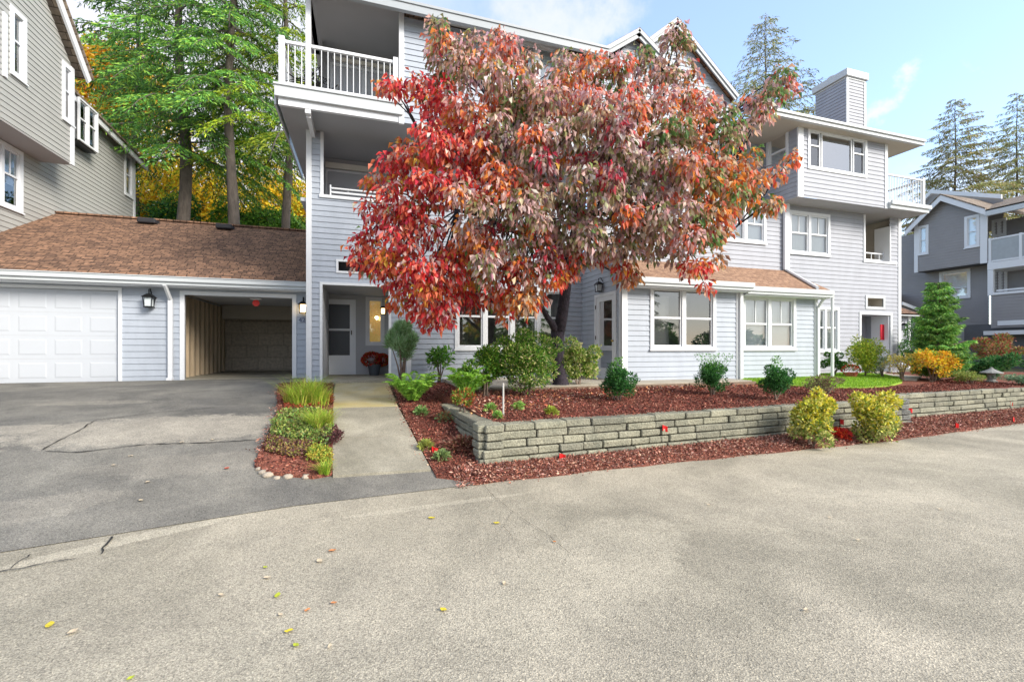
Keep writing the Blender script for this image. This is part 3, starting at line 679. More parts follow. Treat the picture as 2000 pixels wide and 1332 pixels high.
lantern('small lit lantern hanging in front of the porch window behind the red leaves', (px_, py_, pz_), True, None, .8, hang=True)

# second floor balcony recess
Yb = YL + 1.5; TB = front(Yb)
mb = MB(); h0, hz = F(640, 325, Yb); ww1 = FX(850, Yb); wz0_ = FZ(690, 400, Yb)
mb.box(TB, o0 - .5, o1 + .6, oz0 - .1, ZS, -.05, 0); mb.poly([TL(o1 + .02, oz0), TL(o1 + .02, ZS), (o1 + .6, Yb, ZS), (o1 + .6, Yb, oz0)]); mb.poly([TL(o0 - .02, oz0), TL(o0 - .02, ZS), (o0 - .5, Yb, ZS), (o0 - .5, Yb, oz0)])
mb.box(TB, o0 - .5, o1 + .6, oz0 - .18, oz0 - .101, 0, 1.48)
mb.build('balcony_recess', M_rec, apt)
hx0 = FX(636, Yb); zt_ = FZ(640, 318, Yb); zt2 = FZ(640, 329, Yb)
MB().box(TB, hx0, o1 + .5, zt2, zt_, 0.001, .06).build('window_header', mat('cream_trim', (.80,.77,.70), .6, .03, 3), apt)
zz1 = FZ(640, 331, Yb)
window(apt, TB, hx0, o1 + .45, oz0 - .05, zz1, cols=2, rail=0, cas=.05, back='room', depth=1.5, sill=False)
railing(apt, TL, FX(647, YL - .0), o1 - .02, oz0 + .005, FZ(650, 367, YL), 2, post=.03, top=.03, bal=.012)

# --- soffit of the overhanging third floor and balcony slab
XBL = FX(544, YT); XT0 = FX(786, YT); XT1 = FX(1325, YT)
MB().poly([(XBL, YT, ZS + .01), (XT1, YT, ZS + .01), (XT1, 13.2, ZS + .01), (XL + .0, 13.2, ZS + .01), (XL + .0, 17, ZS + .01), (XBL, 17, ZS + .01)]).build('soffit', M_sof, apt)
zb0 = ZS - .0; zfl = FZ(600, 176, YT); zg0 = FZ(600, 200, YT)
mb = MB(); mb.box(TT, XBL, XT0 - .0, ZS - .03, zg0, -.05, .03); mb.build('balcony_beam', M_trim, apt)
mb = MB(); mb.box(TT, XBL - .06, XT0 + .0, zg0, zfl, -.10, .10); mb.box(TT, XBL - .08, XT0 + .0, zfl - .04, zfl, .101, .13)
mb.box(lambda u, z, d: (XBL - .06 - d, u, z), YT + .101, 15, ZS + .02, zfl, 0, .04); mb.build('gutter', M_gut, apt)
MB().wbox(XBL, XT0, YT + .11, 12.6, ZS + .03, zfl - .02).build('balcony_floor', M_conc, apt)
mb = MB(); bx = FX(602, YT); xw = FX(597, YT)
mb.box(TT, bx - .06, bx + .05, FZ(600, 222, YT) , ZS - .031, -.10, .02); mb.box(lambda u, z, d: (d, u, z), YT + .101, YL + .1, ZS - .16, ZS + .005, bx - .05, bx + .04)
mb.build('beam', M_trim, apt)
# post, balcony back wall, ceiling
ZC = FZ(700, 103, 12.1) + .05
mb = MB(); mb.box(TT, FX(597, YT), FX(607, YT), zfl, 9.3, -.14, .02); mb.build('balcony_post', M_trim, apt)
corner(TT, FX(779, YT), FX(789, YT), ZS - .06, 9.2, .05)
Yk = 12.3; TK = front(Yk); xk0 = FX(640, Yk) - .12
mb = MB(); mb.poly([(xk0, Yk, zfl - .02), (XT0 + .3, Yk, zfl - .02), (XT0 + .3, Yk, ZC), (xk0, Yk, ZC)])
mb.poly([(XT0 - .01, YT, zfl), (XT0 - .01, YT, ZC + .4), (XT0 + .02, Yk, ZC + .4), (XT0 + .02, Yk, zfl)])
mb.poly([(FX(604, YT), YT + .14, zfl), (FX(604, YT), YT + .14, ZC + .3), (xk0, Yk, ZC + .3), (xk0, Yk, zfl)]) if False else None
mb.poly([(xk0 + .01, Yk - .35, zfl), (xk0 + .01, Yk - .35, ZC), (xk0, Yk, ZC), (xk0, Yk, zfl)])
mb.build('balcony_back_wall', M_rec, apt)
ZC = min(ZC, EYE + 7.56 - .06)
MB().poly([(FX(603, YT), YT - .3, ZC + .02), (XT0, YT - .3, ZC + .02), (XT0 + .02, Yk + .3, ZC + .02), (xk0 - .3, Yk + .3, ZC + .02)]).build('balcony_ceiling', M_sof, apt)
lw = MB(); lw.box(lambda u, z, d: (FX(597, YT) + d, u, z), YT + .2, 17, ZC + .02, 9.2, -.0, .10); lw.build('side_fascia', M_trim, apt)
zz = FZ(700, 113, Yk)
MB().box(TK, FX(650, Yk), XT0 + .1, FZ(700, 128, Yk) , FZ(700, 121, Yk), .0, .06).build('door_header', MATS['cream_trim'], apt)
window(apt, TK, FX(645, Yk), XT0 + .0, zfl, FZ(700, 133, Yk), cols=2, rail=0, cas=.06, back='room', depth=1.3, sill=False)
railing(apt, lambda u, z, d=0: (u, YT + .03 - d, z), FX(556, YT), FX(768, YT), zfl + .0, FZ(700, 105, YT), 17, post=.11, top=.06)
railing(apt, lambda u, z, d=0: (XBL + .06 - d, u, z), YT + .14, 12.2, zfl, FZ(700, 105, YT), 9, post=.09, ends=(0, 1))

# --- third floor wall above the soffit
ZE = EYE + 7.56; YE = 10.1
th0, thz = F(870, 52, YT); th1 = FX(1096, YT)
gm0, gm1 = FX(1188, YT), FX(1322, YT)
pk = F(1249, 62, YT)
wt0, wtz0 = F(878, 150, YT); 
holes = [(FX(915, YT), FX(990, YT), FZ(950,165,YT), FZ(950,66,YT)), (FX(1006, YT), FX(1090, YT), FZ(1050,175,YT), FZ(1025,80,YT))]
zgb = ZE - .1
gab = [(FX(1190, YT), zgb), (FX(1322, YT), zgb), (FX(1322, YT), FZ(1322, 150, YT)), pk, (FX(1190, YT), FZ(1190, 100, YT))]
wall('upper_wall', TT, XT0, XT1, ZS - .02, zgb, holes, M_sid, apt)
mbg = MB(); siding(mbg, TT, [[(FX(1190, YT), zgb), (XT1, zgb), (XT1, FZ(1325, 148, YT)) if FZ(1325,148,YT) > zgb else (XT1, zgb + .01), pk]], .13); mbg.build('gable_wall', M_sid, apt)
for h in holes: window(apt, TT, h[0], h[1], h[2], h[3], cols=2, rail=0, cas=.08, back='blind')
MB().box(TT, FX(866, YT), FX(1098, YT), FZ(950, 66, YT) + .0, FZ(950, 50, YT), .0, .14).build('window_band', M_trim, apt)
corner(TT, FX(1091, YT), FX(1099, YT), FZ(1095, 165, YT), FZ(1095, 95, YT), .10)
corner(TT, FX(1110, YT), FX(1117, YT), ZS, ZE - .15)
# eave gutter and roof sheet
mb = MB(); mb.box(front(YE), XBL - .1 if False else FX(597, YE), FX(1190, YE), ZE - .22, ZE - .06, -.10, 0); mb.box(front(YE), FX(597, YE), FX(1190, YE), ZE - .06, ZE, -.13, .025)
mb.build('roof_gutter', M_fas, apt)
MB().prism([(FX(597, YE), YE + .1, ZE - .05), (FX(1200, YE), YE + .1, ZE - .05), (FX(1200, YE), 18, ZE + 1.6), (FX(597, YE), 18, ZE + 1.6)], [(FX(597, YE), YE + .1, ZE - .055), (FX(1200, YE), YE + .1, ZE - .055), (FX(1200, YE), 18, ZE + 1.3), (FX(597, YE), 18, ZE + 1.3)]).build('roof', M_roof, apt)
def gable_roof(Yf, L_, P_, R_, back, T, th=.17):
    """white rake boards and the two roof slopes behind them"""
    Yw = Yf
    r = MB()
    for a, b in ((L_, P_), (P_, R_)):
        dx, dz = b[0] - a[0], b[1] - a[1]; n = Vector((-dz, dx)).normalized()
        if n.y < 0: n = -n
        q = [(a[0], a[1]), (b[0], b[1]), (b[0] - n.x * th, b[1] - n.y * th), (a[0] - n.x * th, a[1] - n.y * th)]
        r.prism([T(u, z, .24) for u, z in q], [T(u, z, .20) for u, z in q])
        q2 = [(a[0] + n.x*.03, a[1] + n.y*.03), (b[0] + n.x*.03, b[1] + n.y*.03), (b[0] - n.x * th * .45, b[1] - n.y * th * .45), (a[0] - n.x * th * .45, a[1] - n.y * th * .45)]
        r.prism([T(u, z, .275) for u, z in q2], [T(u, z, .241) for u, z in q2])
    n1 = Vector((-(P_[1]-L_[1]), P_[0]-L_[0])).normalized(); n2 = Vector((-(R_[1]-P_[1]), R_[0]-P_[0])).normalized(); k_ = th / max(.3, n1.y)
    q = [(P_[0], P_[1]), (P_[0] - n1.x*th, P_[1] - n1.y*th), (P_[0], P_[1] - k_), (P_[0] - n2.x*th, P_[1] - n2.y*th)]
    r.prism([T(u, z, .238) for u, z in q], [T(u, z, .20) for u, z in q])
    rk = r.build('rake_board', M_fas, apt)
    s = MB()
    for a, b in ((L_, P_), (P_, R_)):
        s.prism([T(a[0], a[1] + .035, .28), T(b[0], b[1] + .035, .28), T(b[0], b[1] + .035, -back), T(a[0], a[1] + .035, -back)], [T(a[0], a[1] - .06, .19), T(b[0], b[1] - .06, .19), T(b[0], b[1] - .06, -back), T(a[0], a[1] - .06, -back)])
    s.build('gable_roof', M_roof, apt)
Ygf = YT - .26
gable_roof(Ygf, F(1184, 93, Ygf), F(1249, 57, Ygf), F(1327, 141, Ygf), 4.0, TT)
pg = F(1323, 36, YG - .26); rg = F(1443, 188, YG - .26); lg = (2 * pg[0] - rg[0], rg[1])
gable_roof(YG - .26, lg, pg, rg, 5.0, TG)
mb = MB(); zlow = ZSR - .02
siding(mb, TG, [[(lg[0] + .15, zlow), (rg[0] - .1, zlow), (rg[0] - .1, rg[1] - .05), (pg[0], pg[1] - .12), (lg[0] + .15, lg[1] - .05)]], .13)
XB0 = 12.67
siding(mb, TG, [[(rg[0] - .1, zlow), (XB0 + .4, zlow), (XB0 + .4, 8.35), (rg[0] - .1, 8.35)]], .13)
mb.build('gable_wall', M_sid, apt)
# a louvred vent trim seen through the tree in the rear gable
zz0 = F(1275, 150, YG)
MB().poly([(XT1, YT, ZS), (XT1, YG, ZS), (XT1, YG, 9.0), (XT1, YT, 9.0)]).build('side_wall', M_sid, apt)

# --- right wing, lower two storeys
XR = FX(1757, YR)
w1 = (FX(1540, YR), FX(1620, YR), FZ(1580, 499, YR), FZ(1560, 413, YR))
w2 = (FX(1415, YR), FX(1495, YR), FZ(1480, 477, YR), FZ(1480, 400, YR))
w3 = (FX(1585, YR), FX(1638, YR), FZ(1620, 688, YR), FZ(1620, 600, YR))
b0, bz0 = F(1689, 508, YR); b1 = FX(1737, YR); bz1 = ZSR
q0, qz1 = F(1693, 582, YR); q1, qz0 = F(1724, 600, YR)
n0, nz1 = F(1681, 614, YR); n1 = FX(1738, YR)
wall('side_wing_wall', TR, XC, XR, .68, ZSR, [w1, w2, w3, (b0, b1, bz0, bz1), (q0, q1, qz0, qz1), (n0, n1, .68, nz1)], M_sid2, apt, .14)
window(apt, TR, *w1, cols=2, rail=.5, muntin=(1,), back='blind', blind_z=.5, glass=M_glass) if False else window(apt, TR, *w1, cols=2, rail=.5, muntin=(1,), back='curtain', blind_z=1)
window(apt, TR, *w2, cols=2, rail=.5, muntin=(1,), back='blind')
window(apt, TR, *w3, cols=2, rail=.55, muntin=(1,), back='curtain')
corner(TR, XR - .10, XR + .04, .7, ZSR)
mb = MB(); mb.box(TR, b0 - .09, b0, bz0, bz1, -.03, .03); mb.box(TR, b1, b1 + .05, bz0, bz1 - .3, -.5, .02); mb.box(TR, b0 - .1, b1 + .35, bz0 - .08, bz0, -.1, .04); mb.build('opening_trim', M_trim, apt)
recess('balcony_recess', TR, b0, b1 + .3, bz0 - .6, bz1, 1.5, M_sofL, apt)
casing('vent_trim', TR, q0, q1, qz0, qz1, .09, apt, True, M_gut); recess('vent_recess', TR, q0, q1, qz0, qz1, .4, M_sofL, apt)
casing('opening_trim', TR, n0, n1, .7, nz1, .09, apt); recess('entry_recess', TR, n0, n1, .75, nz1, .8, M_sid2, apt)
MB().box(TR, n0 + .1, n0 + 1.05, .8, nz1 - .25, -.79, -.72).build('entry_door', M_door, apt)
MB().box(TR, FX(1720, YR + .15), FX(1736, YR + .15), FZ(1730, 664, YR + .15), FZ(1730, 634, YR + .15), -.17, -.15).build('door_banner', mat('red_cloth', (.55,.01,.03), .7), apt)
MB().box(TR, n1 - .05, n1 - .004, .76, nz1, -.6, -.01).build('entry_post', M_trim, apt)
railing(apt, lambda u, z, d=0: (u, YR + .2 - d, z), b0 + .02, b1 - .02, bz0 + .0, bz0 + .33, 3, post=.02, top=.04, bal=.02)
# downspout at the jog and down over the lower roof
ds = MB(); x_, z_ = F(1531, 408, YR - .08); 
ds.box(front(YR - .04), FX(1527, YR), FX(1536, YR), FZ(1530, 528, YR), ZSR, 0, .08)
pA = Vector((FX(1531, YR), YR - .09, FZ(1531, 528, YR))); 
xe, ze = F(1597, 566, YB2 - .35)
ds.build('downspout', M_trim, apt)
MB().tube([pA, Vector((xe, YB2 - .35, ze + .05))], .045, 6).build('downspout', M_trim, apt)

# --- right box (third floor) with balcony
XB1 = FX(1731, YX); ZEX = 8.50; YEX = 10.2
bw = (FX(1577, YX), FX(1692, YX), FZ(1577, 330, YX), FZ(1577, 250, YX))
wall('box_wall', TX, XB0, XB1, ZSR, ZEX - .12, [bw], M_sid2, apt, .14)
wl0, wl1 = S(1493, 300, XB0)[0], S(1541, 300, XB0)[0]
TBX = west(XB0)
hz_ = (wl1 + .05, YG, S(1541, 345, XB0)[1], ZEX - .2)
wall('box_side_wall', TBX, YX, YG + .6, ZSR, ZEX - .1, [(wl1, wl0 - .1, S(1541, 330, XB0)[1], S(1541, 243, XB0)[1])], M_sid2, apt, .14)
window(apt, lambda u, z, d=0: (XB0 - d, u, z), wl1, wl0 - .1, S(1541, 330, XB0)[1], S(1541, 243, XB0)[1], cols=1, rail=.5, cas=.09, back='blind')
# the big window: narrow sash, wide picture pane, narrow sash
u0, u1, z0, z1 = bw; mb = MB(); mb.frame(TX, u0, u1, z0, z1, .09, -.02, .035); mb.box(TX, u0 - .05, u1 + .1, z1, z1 + .12, 0, .08)
win = mb.build('picture_window', M_trim, apt); fr = MB(); m1, m2 = FX(1602, YX), FX(1664, YX)
for a, b, r in ((u0 + .09, m1, 1), (m1 + .06, m2 - .0, 0), (m2 + .06, u1 - .09, 1)):
    fr.frame(TX, a, b, z0 + .09, z1 - .09, .035, -.06, 0)
    if r: fr.box(TX, a + .035, b - .035, (z0 + z1) / 2 + .1, (z0 + z1) / 2 + .14, -.05, 0)
    MB().poly([TX(a + .03, z0 + .12, -.03), TX(b - .03, z0 + .12, -.03), TX(b - .03, z1 - .12, -.03), TX(a + .03, z1 - .12, -.03)]).build('pane', M_glassd if r == 0 else M_glass, win)
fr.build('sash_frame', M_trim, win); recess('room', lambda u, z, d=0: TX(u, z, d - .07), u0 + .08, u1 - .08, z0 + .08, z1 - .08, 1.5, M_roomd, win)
corner(TX, XB0 - .03, FX(1568, YX), ZSR - .01, ZEX - .1); corner(TX, FX(1727, YX), XB1 + .03, ZSR - .01, ZEX - .12)
XBB = FX(1808, YX)
MB().poly([(XB0 - .02, YX, ZSR - .003), (XBB, YX, ZSR - .003), (XBB, 14, ZSR - .003), (XB0 - .02, 14, ZSR - .003)]).build('soffit', M_sof, apt)
mb = MB(); mb.box(TX, XB1 + .05, XBB, ZSR + .0, ZSR + .2, -.05, .10); mb.box(TX, XB1 + .05, XBB + .05, ZSR + .12, ZSR + .24, .101, .16); mb.build('gutter', M_gut, apt)
MB().wbox(XB1 + .05, XBB, YX + .06, 12.6, ZSR + .01, ZSR + .2).build('balcony_floor', M_conc, apt)
railing(apt, lambda u, z, d=0: (u, YX + .06 - d, z), XB1 + .07, XBB - .09, ZSR + .2, FZ(1770, 350, YX) + .1, 14, post=.09, top=.05, ends=(0, 1))
railing(apt, lambda u, z, d=0: (XBB - .05 - d, u, z), YX + .12, 12.4, ZSR + .2, FZ(1770, 350, YX) + .1, 10, post=.09, top=.05, ends=(0, 1))
MB().wbox(XB1 + .35, XB1 + .55, 12.2, 12.4, ZSR + .2, ZEX - .2).build('balcony_post', M_sofL, apt)
MB().wbox(XB1 - .02, XB1 + .02, YX + .05, 13, ZSR + .2, ZEX - .15).build('box_end_wall', M_sofL, apt)
XE0, XE1 = FX(1500, YEX), FX(1806, YEX)
mb = MB(); mb.box(front(YEX), XE0, XE1, ZEX - .16, ZEX, -.10, 0); mb.box(front(YEX), XE0, XE1, ZEX - .06, ZEX + .01, .001, .05); mb.build('roof_gutter', M_gut, apt)
MB().poly([(XE0, YEX + .1, ZEX - .15), (XE1, YEX + .1, ZEX - .15), (XE1, 14, ZEX - .15), (XE0, 14, ZEX - .15)]).build('roof_soffit', M_sofL, apt)
MB().prism([(XE0, YEX + .1, ZEX - .02), (XE1, YEX + .1, ZEX - .02), (XE1, 14, ZEX + .35), (XE0, 14, ZEX + .35)], [(XE0, YEX + .1, ZEX - .14), (XE1, YEX + .1, ZEX - .14), (XE1, 14, ZEX - .10), (XE0, 14, ZEX - .10)]).build('roof', M_roof, apt)
# chimney
cx0, cx1 = FX(1653, 12), FX(1689, 12); cy1 = S(1593, 200, cx0)[0]; czt = FZ(1653, 150, 12)
mb = MB(); siding(mb, front(12), [[(cx0, 8.2), (cx1, 8.2), (cx1, czt), (cx0, czt)]], .12); siding(mb, west(cx0), [[(12, 8.2), (cy1, 8.2), (cy1, czt), (12, czt)]], .12)
mb.wbox(cx0 + .03, cx1, 12.03, cy1, 8.2, czt - .01); ch = mb.build('chimney', M_sid2, apt)
mb = MB(); mb.wbox(cx0 - .09, cx1 + .09, 11.91, cy1 + .09, czt, czt + .26); mb.wbox(cx0 - .03, cx1 + .02, 11.97, cy1 + .03, czt - .07, czt); mb.build('chimney_cap', M_gut, ch, bevel=.015)
MB().lathe(((cx0 + cx1) / 2 - .1, cy1 - .45, czt + .24), [(.16, 0), (.16, .12), (.22, .13), (.22, .2), (.05, .24)], 14).build('flue', mat('flue_metal', (.5,.42,.38), .5, .1, 5), ch)
mb = MB(); mb.box(front(12), cx0 - .03, cx0 + .08, 8.2, czt - .071, .0, .035); mb.box(front(12), cx1 - .06, cx1 + .03, 8.2, czt - .071, 0, .03); mb.build('chimney_trim', M_gut, ch)

# --- single storey bay in front
ZB = EYE + 1.62
X1a, X1b = XC, FX(1443, YB1); X2b = FX(1594, YB2)
bw1 = (FX(1269, YB1), FX(1397, YB1), FZ(1330, 684, YB1), FZ(1271, 556, YB1))
bw2 = (FX(1449, YB2), FX(1553, YB2), FZ(1500, 684, YB2), FZ(1449, 576, YB2))
wall('bay_wall', T1, X1a, X1b, .70, ZB, [bw1], M_sid, apt, .125)
wall('bay_wall', T2, X1b - .05, X2b, .70, ZB - .05, [bw2], M_sid, apt, .125)
MB().poly([(X1b, YB1, .7), (X1b, YB2, .7), (X1b, YB2, ZB), (X1b, YB1, ZB)]).build('bay_return', M_sid, apt)
MB().poly([(X2b, YB2, .7), (X2b, YR, .7), (X2b, YR, ZB), (X2b, YB2, ZB)]).build('bay_side_wall', M_sid, apt)
w = window(apt, T1, *bw1, cols=2, rail=.5, back='room', depth=2.6, rooml=M_room)
xl, zl = F(1372, 640, YB1 + 1.0)
MB().lathe((xl, YB1 + 1.0, zl), [(.10, -.12), (.17, -.12), (.14, .15), (.08, .15)], 16).build('lamp_shade', mat('lamp_shade', (.8,.5,.35), .8, emit=(1,.5,.3), es=.35), w, True)
MB().prism([(bw1[0] + .2, YB1 + 1.5, bw1[2]), (bw1[1] - .5, YB1 + 1.5, bw1[2]), (bw1[1] - .7, YB1 + 1.5, bw1[2] + .55), (bw1[0] + .5, YB1 + 1.5, bw1[2] + .6)], [(bw1[0] + .2, YB1 + 2.1, bw1[2]), (bw1[1] - .5, YB1 + 2.1, bw1[2]), (bw1[1] - .7, YB1 + 2.1, bw1[2] + .55), (bw1[0] + .5, YB1 + 2.1, bw1[2] + .6)]).build('sofa', mat('sofa', (.16,.15,.17), .9), w)
window(apt, T2, *bw2, cols=2, rail=.48, muntin=(1,), back='blind')
# french door on the side face, upper side wall up to soffit level
fy0, fy1 = S(1205, 600, XC)[0], S(1163, 600, XC)[0]; fz1 = S(1163, 577, XC)[1]; fz0 = .80
wall('side_wall', TW, YB1, YL, .70, ZB + .9, [(fy0, fy1, fz0, fz1)], M_sid, apt, .13)
corner(TW, YB1 - .01, YB1 + .11, .72, ZB - .02); corner(T1, XC - .03, XC + .12, .72, ZB - .02)
fd = MB().frame(TW, fy0, fy1, fz0, fz1, .08, -.03, .035, .03).build('french_door', M_trim, apt)
mb = MB(); a, b, c, d = fy0 + .08, fy1 - .08, fz0 + .03, fz1 - .08
mb.box(TW, a, a + .13, c, d, -.03, .015); mb.box(TW, b - .15, b, c, d, -.03, .015); mb.box(TW, a + .13, b - .15, d - .12, d, -.03, .015); mb.box(TW, a + .13, b - .15, c, c + .24, -.03, .015)
mb.build('door_leaf', M_trim, fd)
MB().poly([TW(a + .12, c + .22, -.01), TW(b - .14, c + .22, -.01), TW(b - .14, d - .11, -.01), TW(a + .12, d - .11, -.01)]).build('pane', M_glass, fd)
recess('room', lambda u, z, dd=0: TW(u, z, dd - .05), a, b, c, d, 1.5, M_room, fd)
MB().lathe(TW(a + .06, fz0 + .95, .05), [(.01, -.02), (.032, -.01), (.032, .02), (.01, .03)], 10).build('handle', M_brass, fd, True)
for z_ in (.25, 1.0, 1.8): MB().box(TW, b - .01, b + .02, fz0 + z_, fz0 + z_ + .1, .036, .045).build('hinge', M_black, fd)
lx, lz = S(1178, 563, XC)
lantern('black square lantern above the french door, half hidden by leaves', (XC - .13, lx, lz), False, lambda s, dz, z: (XC - .13 + .13 * s, lx, z + dz), 1.0)
# bay roof: rises to the walls behind
ye1, ye2 = YB1 - .32, YB2 - .32
zt = FZ(1470, 524, YR)
xr = X2b + .12
def slab(q, th, mt, nm): MB().prism(q, [(x, y, z - th) for x, y, z in q]).build(nm, mt, apt)
sl = (zt - ZB - .05) / (YR - ye1)
zr1 = ZB + .06
slab([(XC - .12, ye1, zr1), (X1b + .1, ye1, zr1), (X1b + .1, YR, zr1 + sl * (YR - ye1)), (XC - .12, YR, zr1 + sl * (YR - ye1))], .05, M_roof2, 'bay_roof')
zr2 = zr1 - .05
xw_ = FX(1531, YR)
slab([(X1b + .1, ye2, zr2 + .02), (xr, ye2, zr2 + .02), (xw_ + .0, YR, zt + .0), (X1b + .1, YR, zt)], .05, M_roof2, 'bay_roof')
mb = MB(); g = front(ye1)
mb.box(g, XC - .16, X1b + .12, zr1 - .12, zr1 + .0, -.02, .09); mb.box(g, XC - .16, X1b + .12, zr1 - .19, zr1 - .121, -.03, .05)
g = front(ye2); mb.box(g, X1b + .125, xr + .04, zr2 - .12, zr2 + .0, -.02, .09); mb.box(g, X1b + .125, xr + .04, zr2 - .19, zr2 - .121, -.03, .05)
mb.build('bay_gutter', M_gut, apt)
mb = MB(); mb.wbox(XC - .12, X1b + .1, ye1, YB1 + .02, zr1 - .22, zr1 - .195); mb.wbox(X1b + .105, xr, ye2, YB2 + .02, zr2 - .22, zr2 - .195); mb.build('bay_soffit', M_trim, apt)
corner(T1, X1b - .10, X1b + .035, .72, ZB - .1); corner(T2, X2b - .09, X2b + .03, .72, ZB - .12)
mb = MB(); xd = X1b + .04; mb.box(T1, xd - .07, xd + .02, .74, ZB - .1, .032, .09); mb.build('downspout', M_trim, apt); mb = MB(); xd = X2b + .02
mb.box(T2, xd - .06, xd + .02, .74, ZB - .45, .032, .09); mb.tube([T2(xd - .02, ZB - .45, .06), T2(xd + .02, ZB - .22, .18), T2(xd + .02, ZB - .1, .32)], .04, 6); mb.build('downspout', M_trim, apt); mb = MB()
mb.tube([T2(xd + .05, ZB - .02, .25), T2(xd + .30, ZB - .02, .25), T2(xd + .32, ZB - .2, .22), T2(xd + .32, .78, .22)], .045, 6); mb.build('downspout', M_trim, apt)

# ================================================================ GARAGE WING
gar = thing('garage_building', 'low garage wing with brown shingle roof, a closed white door and an open bay', 'garage', (-4, 13.2, .8))
YG0 = 13.2; TGA = front(YG0); ZG = .795
gx1 = FX(232, YG0); gx0 = gx1 - 2.62; gzt = FZ(232, 568, YG0)
ox0, ox1, ozt = FX(361, YG0), FX(571, YG0), FZ(361, 576, YG0)
zeg = FZ(0, 545, YG0); XGL = -9.0; XGR = XL + .15
wall('wall', TGA, XGL - .2, XGR, ZG - .1, zeg + .1, [(gx0, gx1, ZG - .1, gzt), (ox0, ox1, ZG - .1, ozt)], M_sid, gar, .15)
casing('door_trim', TGA, gx0, gx1, ZG - .03, gzt, .07, gar); casing('door_trim', TGA, ox0, ox1, ZG - .03, ozt, .10, gar)
mb = MB(); mb.box(TGA, gx0, gx1, ZG - .02, gzt, -.10, -.06)
nc, nr = 4, 4; pw_ = (gx1 - gx0) / nc; ph = (gzt - ZG) / nr
gd = mb.build('garage_door', M_gdoor, gar)
mb = MB()
for i in range(nc):
    for j in range(nr):
        a, c = gx0 + i * pw_, ZG + j * ph
        for (dz0_, dz1_) in ((.07, .23), (.30, .46)) if False else ((.09, ph - .09),):
            o = [(a + .07, c + dz0_), (a + pw_ - .07, c + dz0_), (a + pw_ - .07, c + dz1_), (a + .07, c + dz1_)]
            i_ = [(a + .10, c + dz0_ + .03), (a + pw_ - .10, c + dz0_ + .03), (a + pw_ - .10, c + dz1_ - .03), (a + .10, c + dz1_ - .03)]
            for k in range(4):
                k2 = (k + 1) % 4; mb.poly([TGA(*o[k], -.059), TGA(*o[k2], -.059), TGA(*i_[k2], -.053), TGA(*i_[k], -.053)])
            mb.poly([TGA(*q, -.053) for q in i_])
    
mb.build('raised_panel', M_gdoor, gd)
sm = MB()
for j in range(1, nr): sm.box(TGA, gx0 + .004, gx1 - .004, ZG + j * ph - .004, ZG + j * ph + .004, -.0595, -.0575)
sm.build('panel_seam', mat('seam_grey', (.45,.47,.5), .6), gd)
# open bay interior
D_ = 4.6; mb = MB(); mb.wbox(ox0 - .35, ox1 + .55, YG0 + .02, YG0 + D_, ZG - .05, ZG + .012); mb.build('garage_floor', M_conc, gar)
MB().poly([(ox0 - .3, YG0 + .02, ZG), (ox0 - .3, YG0 + D_, ZG), (ox0 - .3, YG0 + D_, 3.3), (ox0 - .3, YG0 + .02, 3.3)]).build('wood_wall', M_wood, gar)
st = MB()
for k in range(11):
    y = YG0 + .2 + k * .4; st.wbox(ox0 - .299, ox0 - .23, y, y + .045, ZG + .013, 3.1)
st.build('wall_stud', M_wood, gar)
M_block = brickmat('concrete_block', (.52,.45,.37), (.48,.415,.34), (.42,.36,.29), .8, .42, .02, axes='xz', speck=.2)
MB().poly([(ox0 - .3, YG0 + D_, ZG), (ox1 + .6, YG0 + D_, ZG), (ox1 + .6, YG0 + D_, 3.3), (ox0 - .3, YG0 + D_, 3.3)]).build('back_wall', M_block, gar)
MB().poly([(ox1 + .55, YG0 + .02, ZG), (ox1 + .55, YG0 + D_, ZG), (ox1 + .55, YG0 + D_, 3.3), (ox1 + .55, YG0 + .02, 3.3)]).build('inner_wall', M_block, gar)
MB().poly([(ox0 - .35, YG0 + .02, 3.0), (ox1 + .6, YG0 + .02, 3.0), (ox1 + .6, YG0 + D_, 3.0), (ox0 - .35, YG0 + D_, 3.0)]).build('ceiling', M_sofL, gar)
mb = MB(); mb.wbox(ox0 + .02, ox1 + .02, YG0 + .5, YG0 + 2.9, ozt - .05 + .08, ozt + .07 + .02)
mb.build('overhead_door', M_gdoor, gar)
for x in (ox0 - .03, ox1 + .04):
    mb = MB(); mb.wbox(x - .02, x + .02, YG0 + .09, YG0 + 3.0, ozt - .02, ozt + .015); mb.wbox(x - .02, x + .02, YG0 + .08, YG0 + .11, ZG + .01, ozt - .02)
    mb.build('door_track', mat('galvanised', (.35,.35,.35), .45, metal=.6), gar)
MB().wbox(ox0 - .2, ox1 + .5, YG0 + 3.9, YG0 + 4.1, 2.55, 2.99).build('beam', M_sofL, gar)
xt, zt_ = F(500, 592, YG0 + .35)
tg = thing('warning_tag', 'red tag hanging below the open garage door header', 'tag', (xt, YG0 + .35, zt_))
MB().lathe((0, 0, 0), [(.0, -.005), (.085, -.005), (.085, .005), (.0, .005)], 20).build('tag_disc', mat('tag_red', (.7,.03,.02), .5), tg).rotation_euler = (R(90), 0, 0)
tg.children[0].location = (0, 0, 0)
v = tg.children[0].data; 
for q in v.vertices: q.co = q.co + Vector(origin_of(tg))
MB().wbox(xt - .13, xt + .13, YG0 + .32, YG0 + .38, zt_ + .09, zt_ + .12).build('tag_bar', M_trim, tg)
